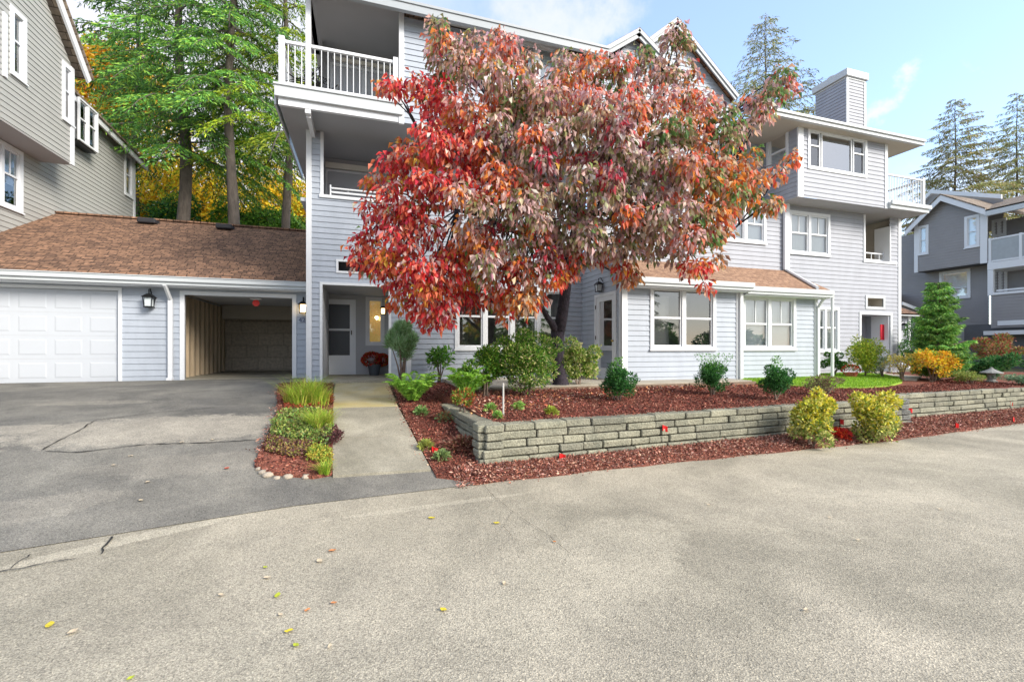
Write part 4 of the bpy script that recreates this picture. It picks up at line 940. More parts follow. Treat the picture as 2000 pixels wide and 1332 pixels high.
# roof
RP = .5; ye = YG0 - .38; zr = EYE + 1.71 + .02; yr_ = 17.8; zrt = zr + RP * (yr_ - ye)
q = [(XGL - .3, ye, zr), (XGR - .2, ye, zr), (XGR - .2, yr_, zrt), (XGL - .3, yr_, zrt)]
MB().prism(q, [(x, y, z - .06) for x, y, z in q]).build('roof', M_roof, gar)
MB().prism([(XGL - .3, yr_ + .001, zrt), (XGR - .2, yr_ + .001, zrt), (XGR - .2, 23, zr), (XGL - .3, 23, zr)], [(XGL - .3, yr_ + .001, zrt - .06), (XGR - .2, yr_ + .001, zrt - .06), (XGR - .2, 23, zr - .06), (XGL - .3, 23, zr - .06)]).build('roof', M_roof, gar)
mb = MB(); 
for k in range(26):
    x0 = XGL - .3 + k * .31; 
    if x0 + .3 < XGR - .2: mb.wbox(x0, x0 + .30, yr_ - .13, yr_ + .13, zrt - .02 - .0, zrt + .03)
mb.build('ridge_cap', M_roof, gar)
mb = MB(); g = front(ye); mb.box(g, XGL - .3, XGR - .2, zr - .13, zr - .012, -.01, .10); mb.box(g, XGL - .3, XGR - .2, zr - .21, zr - .131, -.02, .05); mb.box(g, XGL - .3, XGR - .2, zr - .03, zr - .011, .101, .12)
mb.build('gutter', M_gut, gar)
MB().wbox(XGL - .3, XGR - .2, ye, YG0 + .05, zr - .24, zr - .215).build('soffit', M_trim, gar)
xd = FX(335, YG0); mb = MB(); mb.box(TGA, xd - .045, xd + .045, ZG, zr - .5, .03, .10); mb.tube([(xd, YG0 - .07, zr - .52), (xd, ye - .03, zr - .2)], .05, 6); mb.box(TGA, xd - .06, xd + .06, ZG - .01, ZG + .06, .03, .16); mb.build('downspout', M_trim, gar)
for (px, py) in ((290, 437), (440, 448)):
    # on the roof slope: intersect
    best = min(((abs(FZ(px, py, y) - (zr + RP * (y - ye))), y) for y in np.linspace(14, 17.7, 300)))[1]
    x, z = F(px, py, best)
    vt = MB().wbox(x - .24, x + .24, best - .2, best + .25, z - .02, z + .14).build('roof_vent', mat('vent_black', (.03,.03,.035), .6), gar, bevel=.03)
# lanterns and number
x_, z_ = F(291, 590, YG0 - .14)
lantern('black four sided wall lantern, unlit, between the two garage doors', (x_, YG0 - .14, z_), False, onwall(x_, YG0 - .14, YG0), 1.25)
x_, z_ = F(592, 603, YG0 - .14)
lantern('lit amber wall lantern at the right edge of the open garage', (x_, YG0 - .14, z_), True, onwall(x_, YG0 - .14, YG0), 1.2)
cu = bpy.data.curves.new('number', 'FONT'); cu.body = '42'; cu.size = .17; cu.extrude = .006; cu.align_x = 'LEFT'
to = bpy.data.objects.new('t', cu); C.objects.link(to); bpy.context.view_layer.update()
me = bpy.data.meshes.new_from_object(to.evaluated_get(bpy.context.evaluated_depsgraph_get())); bpy.data.objects.remove(to)
me.materials.clear(); me.materials.append(mat('number_blue', (.10,.12,.22), .4)); hn = bpy.data.objects.new('house_number', me); C.objects.link(hn)
x_, z_ = F(583, 629, YG0 - .02); hn.location = (x_, YG0 - .025, z_); hn.rotation_euler = (R(90), 0, 0)
tag(hn, 'dark house number 42 on the siding below the lit garage lantern', 'house number')

# ================================================================ LEFT BUILDING
lb = thing('apartment_building', 'taupe clapboard building at the left edge with an overhanging upper floor', 'building', (-9.5, 17, .8))
XA, XU = -9.05, -8.29
TA, TU = east(XA), east(XU)
zso = EYE + 5.5
def wy(px, X): return S(px, 0, X)[0]
lwin = (wy(-40, XA), wy(43, XA), S(20, 414 - 0, XA)[1] - .1, S(43, 300, XA)[1])
z_w0 = S(43, 419, XA)[1]; z_w1 = S(43, 298, XA)[1]
far = wy(262, XA); zeb = EYE + 7.88
upw = (wy(242, XA), wy(259, XA), S(250, 385, XA)[1], S(250, 300, XA)[1])
wall('wall', TA, 9, far, .6, zeb, [(lwin[0], lwin[1], z_w0, z_w1), (upw[0], upw[1], upw[2], upw[3])], M_sidL, lb, .145)
window(lb, TA, lwin[0], lwin[1], z_w0, z_w1, cols=2, rail=.55, muntin=(1,), back='blind', blind_z=.6, cas=.12)
window(lb, TA, *upw, cols=1, rail=.5, back='blind', cas=.12)
MB().box(TA, far - .12, far + .02, .8, zeb, -.02, .04).build('corner_board', M_trim, lb)
MB().poly([(XA, far, .8), (XA - 6, far, .8), (XA - 6, far, zeb), (XA, far, zeb)]).build('end_wall', M_sidL, lb)
# upper box
yu1 = 17.03
wa = (wy(18, XU), wy(50, XU), S(50, 168, XU)[1], S(50, 38, XU)[1])
wb_ = (wy(120, XU), wy(143, XU), S(143, 250, XU)[1], S(143, 138, XU)[1])
rk0 = S(100, -10, XU); rk1 = S(150, 146, XU)
zt1 = rk1[1]; slope_ = -1.0
topz = lambda y: zt1 + (yu1 - y) * 1.0
mb = MB(); pl = rects(9.5, yu1, zso, zt1, [wa, wb_])
siding(mb, TU, pl + rects(9.5, yu1 - 2.6, zt1, zt1 + 2.6, [wa, wb_]) + [[(yu1 - 2.6, zt1), (yu1, zt1), (yu1 - 2.6, zt1 + 2.6)]], .145)
mb.build('upper_wall', M_sidL, lb)
window(lb, TU, *wa, cols=1, rail=.55, back='blind', blind_z=.6, cas=.13); window(lb, TU, *wb_, cols=1, rail=.55, back='blind', blind_z=.6, cas=.13)
MB().poly([(XU, 9.5, zso - .004), (XU, yu1, zso - .004), (XA, yu1, zso - .004), (XA, 9.5, zso - .004)]).build('soffit', M_sof, lb)
MB().poly([(XU, yu1, zso), (XA - 3, yu1, zso), (XA - 3, yu1, zt1 + .3), (XU, yu1, zt1)]).build('box_end_wall', M_sidL, lb)
MB().box(TU, yu1 - .14, yu1 + .02, zso - .02, zt1 + .05, -.02, .04).build('corner_board', M_trim, lb)
MB().box(TU, wy(3, XU), wy(10, XU), S(6, 150, XU)[1], S(6, 25, XU)[1], -.02, .05).build('corner_board', M_trim, lb)
def rake(y0, z0, y1, z1, X, wd, nm='rake_board'):
    dy, dz = y1 - y0, z1 - z0; n = Vector((-dz, dy)).normalized(); n = n if n.y > 0 else -n
    q = [(y0, z0), (y1, z1), (y1 - n.x * wd, z1 - n.y * wd), (y0 - n.x * wd, z0 - n.y * wd)]
    MB().prism([(X + .30, a, b) for a, b in q], [(X + .24, a, b) for a, b in q]).build(nm, M_trim, lb)
    q = [(y0, z0 + .08), (y1, z1 + .08), (y1, z1 + .005), (y0, z0 + .005)]
    MB().prism([(X + .36, a, b) for a, b in q], [(X - 4, a, b) for a, b in q]).build('roof', M_roofR, lb)
rake(yu1 + .35, zt1 - .05, yu1 - 3.2, zt1 + 3.5, XU, .22)
zb1 = S(150, 187, XA + .25)[1]
rake(far + .5, S(262, 304, XA + .25)[1], 17.3, zb1 + .0, XA, .2)
# bay window box hanging on the rear part
ya, yb = wy(152, XA + .35), wy(190, XA + .35); zw0, zw1 = S(190, 300, XA + .35)[1], S(190, 222, XA + .35)[1]
TQ = east(XA + .35)
bxw = window(lb, TQ, ya + .02, yb, zw0, zw1, cols=2, rail=.55, back='room', cas=.05, sill=False, depth=.3)
MB().wbox(XA, XA + .32, ya, yb, zw0 - .03, zw0 - .001).build('box_window_floor', M_black, lb); MB().wbox(XA, XA + .32, ya, yb, zw1 + .001, zw1 + .04).build('box_window_top', M_black, lb)

# ================================================================ RIGHT DARK BUILDING
rb = thing('apartment_building', 'dark grey clapboard apartment building with white trimmed gable beyond the right wing', 'building', (31, 15, .8))
XD = 29.9; TDk = west(XD)
def Dk(px, py): return S(px, py, XD)
yA = Dk(1787, 500)[0]; yB = Dk(1928, 500)[0]; zLo = Dk(1787, 532)[1]; ypk, zpk = Dk(1845, 385); zft = Dk(1783, 440)[1]; zftr = Dk(1925, 412)[1]
zft = (zft + zftr) / 2 - .0
def dwin(x0, x1, y0, y1, T=TDk, X=XD):
    a, b = S(x1, 0, X)[0], S(x0, 0, X)[0]; xm = (x0 + x1) / 2; return (a, b, S(xm, y1, X)[1], S(xm, y0, X)[1])
wA, wB = dwin(1792, 1814, 441, 498), dwin(1884, 1914, 421, 484)
mb = MB(); siding(mb, TDk, rects(yB, yA, zLo, zft, [wA, wB]) + [[(yB, zft), (yA, zft), (ypk, zpk)]], .15); mb.build('upper_wall', M_sidR, rb)
for q in (wA, wB): window(rb, TDk, *q, cols=1, rail=.5, back='blind', cas=.12)
XD2 = XD + .9; TD2 = west(XD2)
def dwin2(x0, x1, y0, y1): return dwin(x0, x1, y0, y1, TD2, XD2)
wC = dwin2(1835, 1896, 528, 584); y2a, y2b = S(1762, 0, XD2)[0], S(1932, 0, XD2)[0]
wall('wall', TD2, y2b, y2a + 1.5, .6, zLo + 2.4, [wC], M_sidR, rb, .15); window(rb, TD2, *wC, cols=1, rail=.35, back='blind', cas=.12)
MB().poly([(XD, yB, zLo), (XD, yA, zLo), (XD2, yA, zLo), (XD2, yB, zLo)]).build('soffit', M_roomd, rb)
MB().box(TDk, yB - .02, yB + .26, zLo - .03, zftr + .1, -.02, .04).build('corner_board', M_trim, rb)
MB().box(TDk, yA - .16, yA + .02, zLo - .03, zft + .1, -.02, .04).build('corner_board', M_trim, rb)
mb = MB()
for (a, az), (b, bz) in (((yA + .3, zft - .25), (ypk, zpk + .06)), ((ypk, zpk + .06), (yB - .1, zft - .05))):
    mb.prism([(XD - .3, a, az), (XD - .3, b, bz), (XD - .3, b, bz - .3), (XD - .3, a, az - .3)], [(XD - .36, a, az), (XD - .36, b, bz), (XD - .36, b, bz - .3), (XD - .36, a, az - .3)])
mb.build('rake_board', M_trim, rb)
mb = MB()
for (a, az), (b, bz) in (((yA + .3, zft - .25), (ypk, zpk + .06)), ((ypk, zpk + .06), (yB - .1, zft - .05))):
    mb.prism([(XD - .38, a, az + .08), (XD - .38, b, bz + .08), (XD + 6, b, bz + .08), (XD + 6, a, az + .08)], [(XD - .38, a, az + .005), (XD - .38, b, bz + .005), (XD + 6, b, bz + .005), (XD + 6, a, az + .005)])
mb.build('roof', M_roofR, rb)
# higher rear roof line
y3, z3 = S(1822, 376, XD + 3); y4, z4 = S(1960, 386, XD + 3); y5, z5 = S(1795, 400, XD + 3)
mb = MB(); mb.poly([(XD + 3, y5, z5 - 2.5), (XD + 3, y4, z5 - 2.5), (XD + 3, y4, z4), (XD + 3, y3, z3), (XD + 3, y5, z5)]); mb.build('rear_gable', M_sidR, rb)
mb = MB(); mb.prism([(XD + 2.9, y3, z3 + .15), (XD + 2.9, y4, z4 + .15), (XD + 2.9, y4, z4 - .08), (XD + 2.9, y3, z3 - .08)], [(XD + 2.8, y3, z3 + .15), (XD + 2.8, y4, z4 + .15), (XD + 2.8, y4, z4 - .08), (XD + 2.8, y3, z3 - .08)])
mb.prism([(XD + 2.9, y5, z5), (XD + 2.9, y3, z3 + .15), (XD + 2.9, y3, z3 - .1), (XD + 2.9, y5, z5 - .25)], [(XD + 2.8, y5, z5), (XD + 2.8, y3, z3 + .15), (XD + 2.8, y3, z3 - .1), (XD + 2.8, y5, z5 - .25)]); mb.build('rake_board', M_trim, rb)
# balcony wing towards the right edge
yC = yB - 6.0
zt3 = Dk(1960, 405)[1]
mb = MB(); mb.wbox(XD - .35, XD - .2, yC, yB - .1, Dk(1960, 418)[1], Dk(1960, 406)[1]); mb.build('gutter', M_gut, rb)
q = [(XD - .35, yC, Dk(1960, 406)[1] + .02), (XD - .35, yB, Dk(1960, 406)[1] + .02), (XD + 4.5, yB + 1.6, Dk(1960, 406)[1] + 1.5), (XD + 4.5, yC, Dk(1960, 406)[1] + 1.5)]
MB().prism(q, [(x, y, z - .08) for x, y, z in q]).build('roof', M_roofR, rb)
XD3 = XD + 1.6; TD3 = west(XD3)
wall('balcony_back_wall', TD3, yC, yB + .5, .6, Dk(1960, 418)[1], [], M_sidR, rb, .15)
def d3(x0, x1, y0, y1): return dwin(x0, x1, y0, y1, TD3, XD3)
for q in (d3(1938, 1966, 428, 462), d3(1940, 1968, 526, 575)):
    window(rb, lambda u, z, d=0: (XD3 - .02 - d, u, z), *q, cols=2, rail=0, back='blind', cas=.10)
zf1 = Dk(1960, 510)[1]; zf0 = Dk(1960, 522)[1]
mb = MB(); mb.wbox(XD - .05, XD3, yC, yB - .03, zf0 - .05, zf1); mb.build('balcony_floor', M_trim, rb)
zp1 = Dk(1960, 462)[1]
mb = MB(); mb.wbox(XD - .03, XD + .03, yC, yB - .05, zp1 - .08, zp1); mb.wbox(XD - .03, XD + .03, yC, yB - .05, zf1 + .02, zf1 + .10)
for px in (1934, 1994): y = Dk(px, 0)[0]; mb.wbox(XD - .04, XD + .04, y - .05, y + .05, zf1, zp1 + .03)
mb.build('balcony_frame', M_trim, rb)
MB().wbox(XD - .01, XD + .01, yC, yB - .05, zf1 + .1, zp1 - .08).build('balcony_glass', mat('frosted_panel', (.35,.38,.40), .4), rb)
zg1, zg0 = Dk(1960, 575)[1], Dk(1960, 640)[1]
wall('lower_wall', TDk, yC, yB - .15, zg0, zg1, [], M_sidR, rb, .15)
mb = MB(); y = Dk(1936, 0)[0]; mb.wbox(XD - .05, XD + .05, y - .1, y + .12, zg1, zf0 - .06); mb.wbox(XD - .06, XD + .3, yC, yB - .05, zg1 + .001, zg1 + .12)
mb.wbox(XD - .02, XD + .02, yC, y - .2, Dk(1970, 566)[1] - .03, Dk(1970, 566)[1] + .05); mb.build('opening_trim', M_trim, rb)
mb = MB(); mb.wbox(XD - .08, XD + .1, yC, Dk(1950, 0)[0], Dk(1975, 645)[1] + .25, Dk(1975, 640)[1] + .35); mb.wbox(XD - .3, XD + .1, yC, yB, zg0 - .35, zg0 - .15); mb.build('garage_trim', M_trim, rb)
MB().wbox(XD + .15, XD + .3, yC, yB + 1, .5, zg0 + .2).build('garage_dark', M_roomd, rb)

# small garage between them
sg = thing('garage_building', 'small blue grey garage with brown roof beside the right corner of the wing', 'garage', (20, 13.5, .8))
YS = 13.6; TS = front(YS); a0, a1 = FX(1757, YS) - .6, FX(1776, YS)
zsa = FZ(1765, 618, YS)
wall('wall', TS, a0, a1, .6, zsa, [], M_sid2, sg, .14)
MB().box(TS, a1 - .13, a1 + .02, .7, zsa, -.02, .04).build('corner_board', M_trim, sg)
MB().poly([(a1, YS, .7), (a1, YS + 6, .7), (a1, YS + 6, zsa), (a1, YS, zsa)]).build('side_wall', M_sidR, sg)
mb = MB(); mb.box(TS, a0, a1 + .15, zsa, zsa + .10, 0, .3); mb.build('gutter', M_gut, sg)
zz1 = FZ(1757, 575, YS + 3)
q = [(a0 - 1, YS - .3, zsa + .1), (a1 + .2, YS - .3, zsa + .1), (a1 + .9, YS + 3, zz1), (a0 - 1, YS + 3, zz1)]
MB().prism(q, [(x, y, z - .06) for x, y, z in q]).build('roof', M_roof, sg)
xs0, zs0 = F(1757, 590, YS + 2.5); xs1, zs1 = F(1830, 622, YS + 2.5); xs2, zs2 = F(1762, 572, YS + 3.5)
q = [(xs0, YS + 2.4, zs0), (xs1 + .8, YS + 2.4, zs1 - .1), (xs1 + 1.5, YS + 5.5, FZ(1850, 608, YS + 5.5)), (FX(1757, YS + 5.5), YS + 5.5, FZ(1757, 573, YS + 5.5))]
MB().prism(q, [(x, y, z - .08) for x, y, z in q]).build('roof', M_roof, sg)
MB().prism([q[0], q[1], (q[1][0], q[1][1], q[1][2] - .16), (q[0][0], q[0][1], q[0][2] - .16)], [(x, y - .05, z) for x, y, z in (q[0], q[1], (q[1][0], q[1][1], q[1][2] - .16), (q[0][0], q[0][1], q[0][2] - .16))]).build('rake_board', M_trim, sg)
MB().poly([(q[0][0], YS + 2.5, .7), (q[1][0], YS + 2.5, .7), (q[1][0], YS + 2.5, zs1 - .2), (q[0][0], YS + 2.5, zs0 - .15)]).build('gable_wall', M_sidR, sg)
x_, z_ = F(1766, 640, YS - .14)
lantern('black wall lantern on the small garage at the far right', (x_, YS - .14, z_), False, onwall(x_, YS - .14, YS), 1.2)

# ================================================================ RETAINING WALLS
M_stone = mat('wall_stone', (.16,.162,.125), .9, scale=3.5, col2=(.30,.29,.22), bump=1, bscale=38, speck=.3, sscale=60, island=.2)
M_stoned = mat('wall_stone_dark', (.11,.115,.115), .9, scale=3.5, col2=(.22,.22,.20), bump=1, bscale=38, speck=.3, sscale=60, island=.2)
M_joint = mat('wall_core', (.04,.035,.03), .95)
def block_course(mb, path, z0, h, dep, seed, inset, L0=.47, end_pad=0):
    r = random.Random(seed); segs = [(Vector((*a, 0)), Vector((*b, 0))) for a, b in zip(path, path[1:])]
    tot = sum((b - a).length for a, b in segs); s = -r.uniform(.0, .35)
    def at(d):
        for a, b in segs:
            l = (b - a).length
            if d <= l or (a, b) == segs[-1]: t = (b - a) / l; return a + t * d, t
            d -= l
    while s < tot:
        l = L0 * r.uniform(.65, 1.25); e = min(s + l, tot + end_pad); s0 = max(s, 0)
        if e - s0 > .08:
            p, t = at(s0); q, _ = at(e - .009 - r.uniform(0, .014)); n = Vector((-t.y, t.x, 0))
            j = inset + r.uniform(-.012, .012); hh = h - .008 - r.uniform(0, .008); tw = r.uniform(-.008, .008)
            a0, a1 = p + n * (j + tw), q + n * (j - tw); b0, b1 = p + n * (j + dep), q + n * (j + dep)
            k = len(mb.v); zb, zt = z0 + r.uniform(0, .005), z0 + hh + r.uniform(-.005, .004)
            c = [(a0, zb), (a1, zb), (b1, zb), (b0, zb), (a0, zt), (a1, zt), (b1, zt), (b0, zt)]
            for v, z in c: mb.v.append((v.x + r.uniform(-.007, .007), v.y + r.uniform(-.009, .009), z + r.uniform(-.004, .004)))
            for qd in ((0,3,2,1),(4,5,6,7),(0,1,5,4),(1,2,6,5),(2,3,7,6),(3,0,4,7)): mb.f.append(tuple(k + i for i in qd))
        s = e
        if e >= tot: break
def stonewall(name, label, path, top, n, h, dep, mt, seed, cap=.0):
    t = thing(name, label, 'retaining wall', (path[0][0], path[0][1], top - n * h)); mb = MB(); core = MB()
    for i in range(n):
        block_course(mb, path, top - (i + 1) * h, h, dep, seed + i, .018 * (n - i) - (.025 if i == 0 and cap else 0))
    o = mb.build('block_courses', mt, t, bevel=.011)
    for a, b in zip(path, path[1:]):
        if len(path) < 4: break
        if (a, b) == (path[0], path[1]): a = (a[0] + .3, a[1])
        v = Vector((b[0] - a[0], b[1] - a[1], 0)).normalized(); nn = Vector((-v.y, v.x, 0)); a_, b_ = Vector((*a, 0)), Vector((*b, 0))
        q = [a_ + nn * .12, b_ + nn * .12, b_ + nn * .26, a_ + nn * .26]
        core.prism([(p.x, p.y, top - n * h) for p in q], [(p.x, p.y, top - .03) for p in q])
    if core.v: core.build('fill', M_joint, t)
    return t
stonewall('retaining_wall', 'long low grey stone block wall holding up the mulch bed beside the road', W1, .60, 6, .105, .24, M_stone, 3, 1)
stonewall('retaining_wall', 'stone block wall side return facing the concrete walkway, sinking into the mulch', [WR[2], WR[1], (WR[0][0] + .01, WR[0][1] + .0)], .60, 6, .105, .24, M_stone, 23, 1)
stonewall('retaining_wall', 'farther stone block wall section set back at the right edge', W2, .63, 6, .103, .24, M_stone, 43, 1)
stonewall('retaining_wall', 'darker short end return of the long stone wall behind the right yellow bush', [(10.1, 5.97), (10.16, 6.35)], .60, 6, .105, .2, M_stoned, 63, 1)

# ================================================================ RED DOGWOOD
outline = [(835,60),(850,32),(880,45),(930,55),(1000,55),(1030,62),(1028,95),(1080,105),(1120,98),(1180,105),(1240,95),(1272,85),(1290,115),(1345,115),(1380,128),(1372,165),(1400,195),(1440,210),(1470,165),(1525,165),(1535,200),(1500,235),(1462,250),(1470,290),(1520,300),(1560,300),(1555,335),(1500,365),(1530,400),(1525,430),(1470,425),(1440,440),(1425,480),(1410,540),(1390,570),(1365,545),(1330,540),(1290,505),(1255,520),(1240,575),(1205,572),(1180,520),(1130,535),(1105,560),(1070,585),(1050,610),(1010,640),(985,600),(950,625),(905,595),(880,640),(820,650),(795,615),(755,600),(745,560),(705,545),(680,520),(672,480),(700,420),(718,350),(745,300),(790,255),(825,225),(800,190),(740,188),(735,165),(790,140),(850,150),(835,110)]
def inside(x, y, P):
    c = False; j = len(P) - 1
    for i in range(len(P)):
        if (P[i][1] > y) != (P[j][1] > y) and x < (P[j][0] - P[i][0]) * (y - P[i][1]) / (P[j][1] - P[i][1]) + P[i][0]: c = not c
        j = i
    return c
def edge_dist(x, y, P):
    d = 1e9
    for (ax, ay), (bx, by) in zip(P, P[1:] + P[:1]):
        t = max(0, min(1, ((x-ax)*(bx-ax)+(y-ay)*(by-ay)) / ((bx-ax)**2+(by-ay)**2))); d = min(d, math.hypot(x-ax-t*(bx-ax), y-ay-t*(by-ay)))
    return d
def P3(px, py, Z):
    a = (px - 1000) / FPX; return np.array([Z * (ST + a * CT), Z * (CT - a * ST), EYE + (HOR - py) / FPX * Z])
dog = thing('dogwood_tree', 'spreading dogwood tree in autumn with red, orange and bronze drooping leaves in the mulch bed', 'tree', (*G(1097, 766, .66), .66))
bx_, by_ = G(1097, 764, .66)
PR = {'red': (.80,.07,.07), 'scar': (.86,.19,.11), 'crim': (.50,.045,.075), 'oran': (.78,.26,.055), 'gold': (.78,.45,.08),
      'oliv': (.28,.28,.12), 'brn': (.50,.29,.19), 'pink': (.82,.50,.45), 'mauv': (.54,.37,.36), 'grn': (.15,.28,.08), 'tan': (.66,.50,.34), 'plum': (.28,.13,.13), 'pale': (.86,.70,.62)}
def palette(px, py):
    r = random.random()
    left = (px < 940 and py > 225) or px < 870 and 130 < py < 230
    edge = edge_dist(px, py, outline)
    if left:
        if px > 850 and 380 < py < 520 and r < .35: return ['brn','pink','mauv','oran']
        if r < .68: return ['red','scar','red','scar','crim','pink']
        if r < .80: return ['crim','red','pink','scar']
        return ['oran','scar','gold','scar']
    if py > 500 and edge < 55: return ['scar','red','pink','oran'] if r < .65 else ['brn','oran','tan']
    if px > 1380 and py > 280: return ['oran','scar','brn','tan'] if r < .55 else ['oliv','brn','oran','grn']
    if py < 230 or px > 1300:
        if r < .22: return ['oran','scar','pink','brn']
        if r < .62: return ['brn','oliv','mauv','pink']
        if r < .8: return ['oliv','grn','brn']
        return ['pink','mauv','scar']
    if r < .10: return ['scar','oran','pink']
    if r < .55: return ['oliv','mauv','pink','oliv','mauv','pale']
    if r < .82: return ['brn','tan','mauv','oliv','tan','pink']
    if r < .88: return ['grn','oliv','grn','tan']
    return ['plum','mauv','crim']
GAPS = ((872,432,40),(850,480,34),(800,340,22),(1278,170,24),(1066,118,34),(1088,300,22),(1452,222,36),(1440,300,24),(1180,585,40),(1055,150,18),(930,110,16),(1345,250,18),(800,570,16),(960,560,16),(1490,335,20),(1150,150,18),(1235,400,16),(1000,480,14),(760,480,20))
cl_, tries = [], 0
while len(cl_) < 300 and tries < 60000:
    tries += 1; x, y = random.uniform(670, 1565), random.uniform(30, 655)
    if not inside(x, y, outline): continue
    e = edge_dist(x, y, outline)
    if e < 14: continue
    if any(math.hypot(x - gx_, y - gy_) < gr_ for gx_, gy_, gr_ in GAPS): continue
    k = min(1, e / 170); half = 1.75 * math.sqrt(1 - (1 - k) ** 2)
    back = len(cl_) % 5 == 0
    Z = 8.1 - half * (random.uniform(.55, 1.0) if not back else random.uniform(-.8, .4))
    rpx = random.uniform(22, 40); rpx = min(rpx, e + 9)
    if any(math.hypot(x - q[0], y - q[1]) < (27 if not back else 24) and abs(Z - q[2]) < .9 for q in cl_): continue
    cl_.append((x, y, Z, rpx))
for x, y, r in ((1322,66,26),(1310,80,24),(1335,90,22),(1528,150,26),(1540,175,22),(1515,165,22),(1545,310,22),(745,170,18),(765,162,18),(785,178,18),(1378,560,18),(990,610,26),(1350,190,20),(1355,145,18),(1468,195,22),(1490,215,22),(855,50,20),(848,80,20),(1225,545,22),(1500,400,26),(840,630,24),(868,618,20)): cl_.append((x, y, 7.7, r))
PP, DD, CC = [], [], []; centers = []
for (x, y, Z, rpx) in cl_:
    c = P3(x, y, Z); rad = rpx / FPX * Z; centers.append((c, rad)); n = int(128 * (rpx / 35) ** 2)
    nm = palette(x, y); d = unit(n, .25); p = c + d * rad * rng.uniform(.35, 1.0, (n, 1)) * np.array([1, 1, .85])
    D = d * .75 + rng.normal(0, .28, (n, 3)); D[:, 2] -= .95
    col = np.array([PR[random.choice(nm)] for _ in range(n)]); stray = rng.random(n) < .07
    keys = list(PR); col[stray] = np.array([PR[keys[i]] for i in rng.integers(0, len(keys), int(stray.sum()))]) if stray.any() else col[stray]
    col = np.clip(col * (1 + rng.normal(0, .22, (n, 1))) * (1 + rng.normal(0, .07, (n, 3))), .01, .85)
    PP.append(p); DD.append(D); CC.append(col)
PP, DD, CC = np.concatenate(PP), np.concatenate(DD), np.concatenate(CC); n = len(PP)
leafcloud('crown', PP, DD, rng.uniform(.085, .16, n), rng.uniform(.042, .076, n), CC, LEAFD, dog, droop=.7, curl=.45)
# trunk and limbs
tr = MB()
Tq = lambda px, py, Z: Vector(P3(px, py, Z))
Zt = 8.95 - .55
b0_ = Vector((bx_, by_, .60)); Zt = by_ * CT + bx_ * ST
fork = Tq(1090, 648, Zt - .05)
tr.tube([b0_ + Vector((0, 0, -.1)), b0_ + Vector((0, 0, .08)), Tq(1093, 735, Zt), Tq(1089, 700, Zt), fork], [.30, .20, .145, .135, .14], 12)
tr.tube([b0_ + Vector((.22, -.12, -.06)), b0_ + Vector((.1, -.05, .12)), Tq(1096, 725, Zt)], [.05, .09, .05], 8)
top = Tq(1105, 560, Zt - .1)
tr.tube([fork - Vector((0, 0, .08)), Tq(1098, 615, Zt - .05), top, Tq(1112, 500, Zt - .2), Tq(1130, 420, Zt - .3), Tq(1150, 320, Zt - .4), Tq(1180, 220, Zt - .5), Tq(1200, 150, Zt - .6)], [.13, .125, .115, .10, .085, .065, .04, .02], 10)
lf = Tq(1068, 618, Zt - .3)
tr.tube([fork - Vector((0, 0, .05)), Tq(1078, 632, Zt - .15), lf, Tq(1058, 600, Zt - .5), Tq(1030, 555, Zt - .8), Tq(960, 490, Zt - 1.1)], [.10, .07, .06, .05, .045, .02], 8)
limbs = [[(1108,540,0),(1040,470,-.4),(940,420,-.9),(850,400,-1.0),(760,410,-.9)], [(1112,500,-.1),(1000,380,-.3),(900,320,-.6),(830,280,-.6),(760,300,-.3)],
         [(1130,420,-.2),(1050,300,-.6),(960,200,-.7),(900,120,-.6),(860,60,-.4)], [(1112,500,-.1),(1200,420,-.5),(1300,370,-.9),(1420,340,-.8),(1520,320,-.5)],
         [(1150,320,-.3),(1250,230,-.6),(1320,150,-.5),(1325,80,-.4)], [(1150,320,-.3),(1280,290,-.5),(1400,240,-.5),(1480,200,-.4),(1530,155,-.4)],
         [(1108,540,0),(1200,480,-.6),(1300,460,-1.0),(1400,480,-.9),(1480,400,-.8)], [(1112,500,0),(1060,420,.5),(1000,330,.8),(950,250,.8)], [(1130,420,0),(1220,380,.6),(1310,340,.9),(1400,330,.9)], [(1105,560,0),(1150,500,-.9),(1160,420,-1.4),(1180,330,-1.5)], [(1112,500,0),(1050,440,-1.0),(1020,360,-1.5),(1010,280,-1.4)]]
nodes = []
for lb_ in limbs:
    pts = [Tq(x, y, Zt + dz) for x, y, dz in lb_]; q = []
    for a, b in zip(pts, pts[1:]):
        for i in range(4): q.append(a.lerp(b, i / 4) + Vector((random.uniform(-.03, .03), random.uniform(-.03, .03), random.uniform(-.03, .03))))
    q.append(pts[-1]); r0 = .06; rr_ = [r0 * (1 - .8 * i / (len(q) - 1)) for i in range(len(q))]; tr.tube(q, rr_, 7); nodes += list(zip(q, rr_))
for c, rad in centers:
    c = Vector(c); p, r_ = min(nodes, key=lambda k: (k[0] - c).length + (0.3 if k[0].z > c.z + .5 else 0))
    m = p.lerp(c, .5) + Vector((random.uniform(-.08, .08), random.uniform(-.08, .08), .06)); tr.tube([p, m, c], [min(r_, .022), .014, .006], 5)
tr.build('trunk', M_bark2, dog, True)

